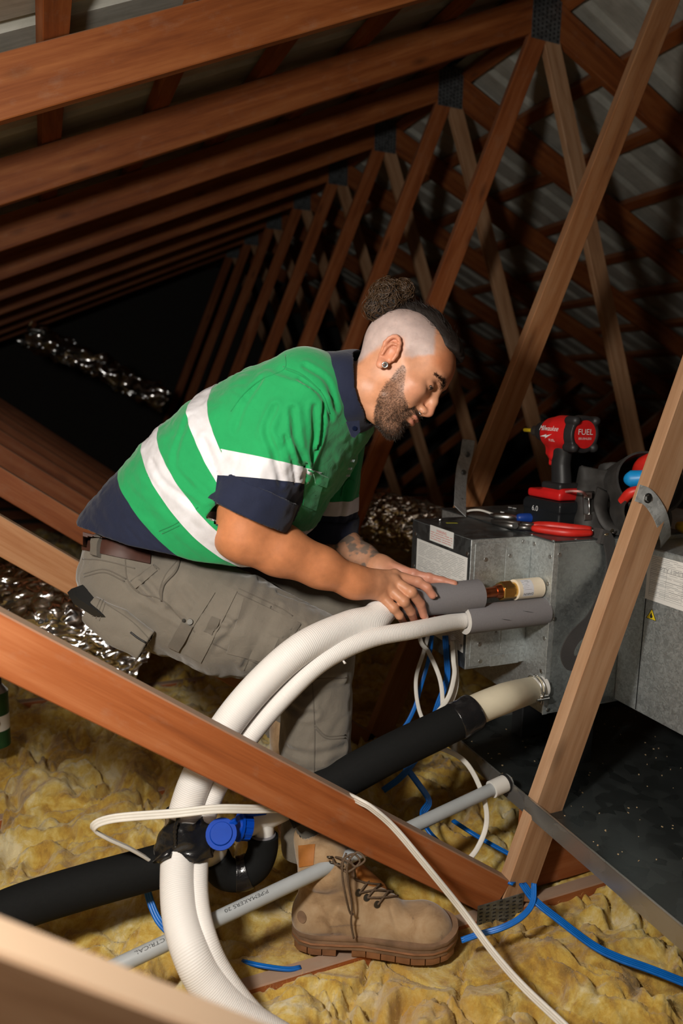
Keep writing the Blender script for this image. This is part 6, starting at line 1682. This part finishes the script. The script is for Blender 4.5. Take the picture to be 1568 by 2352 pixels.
# blue gripped spanner behind
sp_ = empty('spanner', on_top(1210, 1188)); WM[sp_.name] = TR(on_top(1210, 1188)); tag(sp_, 'steel spanner with a blue grip lying behind the red pliers', 'spanner')
tube('blue_grip', catmull(np.array([on_top(1186, 1190, .014), on_top(1205, 1189, .016), on_top(1237, 1190, .015)]), 8), np.interp(np.linspace(0, 1, 17), [0, .15, .8, 1], [.009, .0125, .0135, .012]), M_BLUP, sp_, 14)
tube('shank', [on_top(1234, 1190, .014), on_top(1262, 1192, .014), on_top(1278, 1194, .014)], [.009, .011, .008], STEEL, sp_, 10)
tube('spanner_head', [on_top(1188, 1190, .014), on_top(1165, 1188, .014), on_top(1140, 1186, .014), on_top(1126, 1184, .014)], [.009, .012, .010, .006], STEEL, sp_, 8)
wc_ = cable([on_top(1064, 1178, .004), on_top(1080, 1172, .012), on_top(1105, 1172, .014), on_top(1135, 1182, .008), on_top(1160, 1190, .004), on_top(1200, 1200, .003)], .007, .006, M_CABW, 'short white cable lying on top of the unit', (0, 0, 1), WG)
rc_ = cable([on_top(1296, 1130, .10), on_top(1318, 1128, .115), on_top(1340, 1132, .11), on_top(1352, 1150, .07)], .006, .006, plain('red_white_cable', (.62, .30, .28), .5), 'thin pale red cable behind the impact driver', (0, 0, 1), 'small leads on the unit')
# tool belt: stiff black leather pouch with round holders
M_LEATH = plain('black_leather', (.034, .032, .030), .62, var=.3, sc=40, bump=.3)
pch = empty('tool_pouch', on_top(1400, 1222)); WM[pch.name] = TR(on_top(1400, 1222)); tag(pch, 'worn black leather tool pouch with round holders on the unit', 'tool pouch')
dP_ = on_top(1400, 1222)@VF
def f_pouch(P):
    a = gtube(P, np.array([C(1372, 1085, dP_+.06), C(1366, 1140, dP_+.04), C(1362, 1222, dP_+.02)]), [.052, .056, .050], [.030, .034, .034], VR, 3.0)
    b = gtube(P, np.array([C(1425, 1070, dP_+.10), C(1425, 1225, dP_+.06)]), [.060, .060], [.03, .03], VR, 3.0)
    return smin(a, b, .02)+noise(P*18)*.007+noise(P*40)*.002
lo, hi = clo_box(np.array([C(1330, 1060, dP_), C(1480, 1230, dP_+.15)]), .07); v_, f_ = mesh_sdf(f_pouch, lo, hi, .004); from_np('pouch_body', v_, f_, M_LEATH, pch)
def holder(c, r, L, ax_, th=.006, a0=0, a1=360, nm='round_holder'):
    ax_ = np.asarray(ax_, float); ax_ /= np.linalg.norm(ax_); u_ = np.cross(ax_, VU); u_ /= np.linalg.norm(u_); v2 = np.cross(u_, ax_); N = 40; V = []; F = []
    for k in range(N+1):
        a = math.radians(a0+(a1-a0)*k/N); dd = u_*math.cos(a)+v2*math.sin(a)
        for rr, t in ((r, 0), (r+th, 0), (r+th*1.2, -L), (r*.92, -L)): V.append(c+dd*rr*(1+.05*math.sin(2*a+1))+ax_*t)
    for k in range(N):
        for j in range(4): F.append([k*4+j, k*4+(j+1) % 4, (k+1)*4+(j+1) % 4, (k+1)*4+j])
    o = from_lists(nm, V, F, M_LEATH, pch); shade(o, 40)
hax = -VF*.93+VR*.08+VU*.22
holder(C(1494, 1108, dP_-.05), .084, .10, hax); holder(C(1486, 1182, dP_-.08), .060, .10, hax+VR*.05); holder(C(1400, 1160, dP_-.01), .040, .05, hax-VR*.3)
tube('pouch_loop', catmull(np.array([C(1385, 1125, dP_-.0), C(1378, 1165, dP_-.03), C(1395, 1205, dP_-.045), C(1425, 1218, dP_-.05)]), 8), 1.0, M_LEATH, pch, sec=np.array([[-.018, -.003], [.018, -.003], [.018, .003], [-.018, .003]]), up=-VF)
tube('pouch_strap', [C(1350, 1128, dP_+.005), C(1352, 1165, dP_-.005), C(1356, 1222, dP_-.005)], 1.0, M_LEATH, pch, sec=np.array([[-.015, -.003], [.015, -.003], [.015, .003], [-.015, .003]]), up=-VF)
for py in (1138, 1188): box('buckle', C(1350, py, dP_-.012), (.022, .006, .018), STEEL, pch, frame(VR, z=VU), .002)
tube('buckle_bar', [C(1352, 1140, dP_-.012), C(1354, 1188, dP_-.012)], .0028, STEEL, pch, 8)
def ttool(name, P, r, m, label, n=14):
    P = catmull(np.array(P), 8); o = tube(name, P, np.interp(np.linspace(0, 1, len(P)), np.linspace(0, 1, len(r)), r), m, None, n); shade(o, 50); return tag(o, label, 'tool')
ttool('red_tool', [C(1466, 1090, dP_+.02), C(1480, 1070, dP_-.02), C(1512, 1052, dP_-.06), C(1530, 1046, dP_-.075)], [.020, .026, .022, .026], M_REDG, 'red handled tool in the upper pouch holder behind the tan web')
bt_ = ttool('blue_tool', [C(1444, 1100, dP_-.04), C(1450, 1100, dP_-.05), C(1482, 1098, dP_-.07), C(1520, 1097, dP_-.09)], [.010, .023, .021, .019], M_BRBLUE, 'bright blue handled cutter in the pouch beside the tan web', 18)
box('blade_slot', C(1490, 1107, dP_-.092), (.022, .004, .009), BLACK, bt_, frame(VR*.95+VU*.05, z=VU), .001)
ttool('red_tape', [C(1428, 1152, dP_-.06), C(1448, 1132, dP_-.085), C(1480, 1124, dP_-.10)], [.012, .014, .012], M_REDG, 'red tool lying between the two pouch holders')
ttool('yellow_tool', [C(1450, 1182, dP_-.07), C(1462, 1178, dP_-.10), C(1475, 1174, dP_-.12)], [.008, .009, .009], plain('yellow_plastic', (.75, .5, .02), .4), 'yellow tool end inside the lower pouch holder')
ttool('yellow_pick', [C(1556, 1208, 1.95), C(1575, 1212, 1.93), C(1620, 1222, 1.90)], [.012, .018, .018], plain('yellow_grip', (.75, .45, .02), .4), 'yellow handled tool at the right edge of the unit')
# hanging webbing strap of the tool belt
M_WEB = fabric('black_webbing', (.045, .042, .041), .8, 700, .2)
ws = [on_top(1360, 1228, .004), on_top(1380, 1232, .006), atY(1397, 1243, UYF2-.008), atY(1404, 1300, UYF2-.012), atY(1392, 1350, UYF2-.03), atY(1360, 1420, UYF2-.05), atY(1318, 1465, UYF2-.06), atY(1302, 1500, UYF2-.06), atY(1312, 1524, UYF2-.06), atY(1338, 1510, UYF2-.055), atY(1356, 1470, UYF2-.05), atY(1385, 1400, UYF2-.04), atY(1420, 1330, UYF2-.03)]
wbs = tube('belt_strap', resample(catmull(np.array(ws), 10), .006), 1.0, M_WEB, None, sec=np.array([[-.019, -.0018], [.019, -.0018], [.019, .0018], [-.019, .0018]]), up=-VF, smooth=False)
tag(wbs, 'black webbing strap hanging in a loop down the front of the unit', 'strap')
# spare screws on top
for px, py, w_ in ((1168, 1165, 'farthest back of the loose screws'), (1178, 1167, 'beside the driver battery'), (1150, 1176, 'next to the white cable')):
    o = cyl('loose_screw', on_top(px, py, .004), on_top(px+8, py+1, .004), .004, STEEL, None, r1=.002, n=10)
    tag(o, 'loose shiny screw lying on top of the unit, '+w_, 'screw', 'loose screws on the unit')
# yellow paint mark on the coil top
box('paint_mark', atZ(1037, 1201, UZT+.0014), (.032, .012, .0004), plain('paint_yellow', (.45, .42, .03), .6), unit, Matrix.Rotation(-.3, 3, 'Z'), 0)
# perforated brace strap under the roof, top left
bs_ = strap('brace_strap', [atD(-70, 118, 2.25), atD(0, 70, 2.25), atD(48, 32, 2.25), atD(130, -45, 2.25)], .040, 'perforated steel brace strap crossing under the roof at top left', VF, mt=GALV_D)
for k in range(14):
    t = k/13; q = atD(-70, 118, 2.25)*(1-t)+atD(130, -45, 2.25)*t
    for s in (-.010, .010):
        q2 = q+(VR*.62+VU*.78)*s; cyl('strap_hole', q2-VF*.0015, q2-VF*.0010, .0042, BLACK, bs_, n=10)
# spray can at the left edge
can = empty('spray_can', atD(-6, 1640, 2.2)); WM[can.name] = TR(atD(-6, 1640, 2.2)); tag(can, 'green can with a white label at the left edge under the tan web', 'can')
cb_ = atD(-8, 1640, 2.2); zc = A3(0, 0, 1)
cyl('can_body', cb_-zc*.10, cb_+zc*.075, .036, plain('green_paint', (.008, .06, .02), .35), can, n=28); cyl('label', cb_-zc*.045, cb_+zc*.004, .0364, WHITE, can, n=28)
cyl('can_shoulder', cb_+zc*.075, cb_+zc*.098, .036, STEEL, can, r1=.020, n=28); cyl('can_cap', cb_+zc*.098, cb_+zc*.125, .019, M_BLKP, can, n=20)
text_mesh('print', 'D', .028, M_INKB, can, TR(cb_-VF*.0368+VR*.008-zc*.030, frame(VR, z=-VF)), 'LEFT')
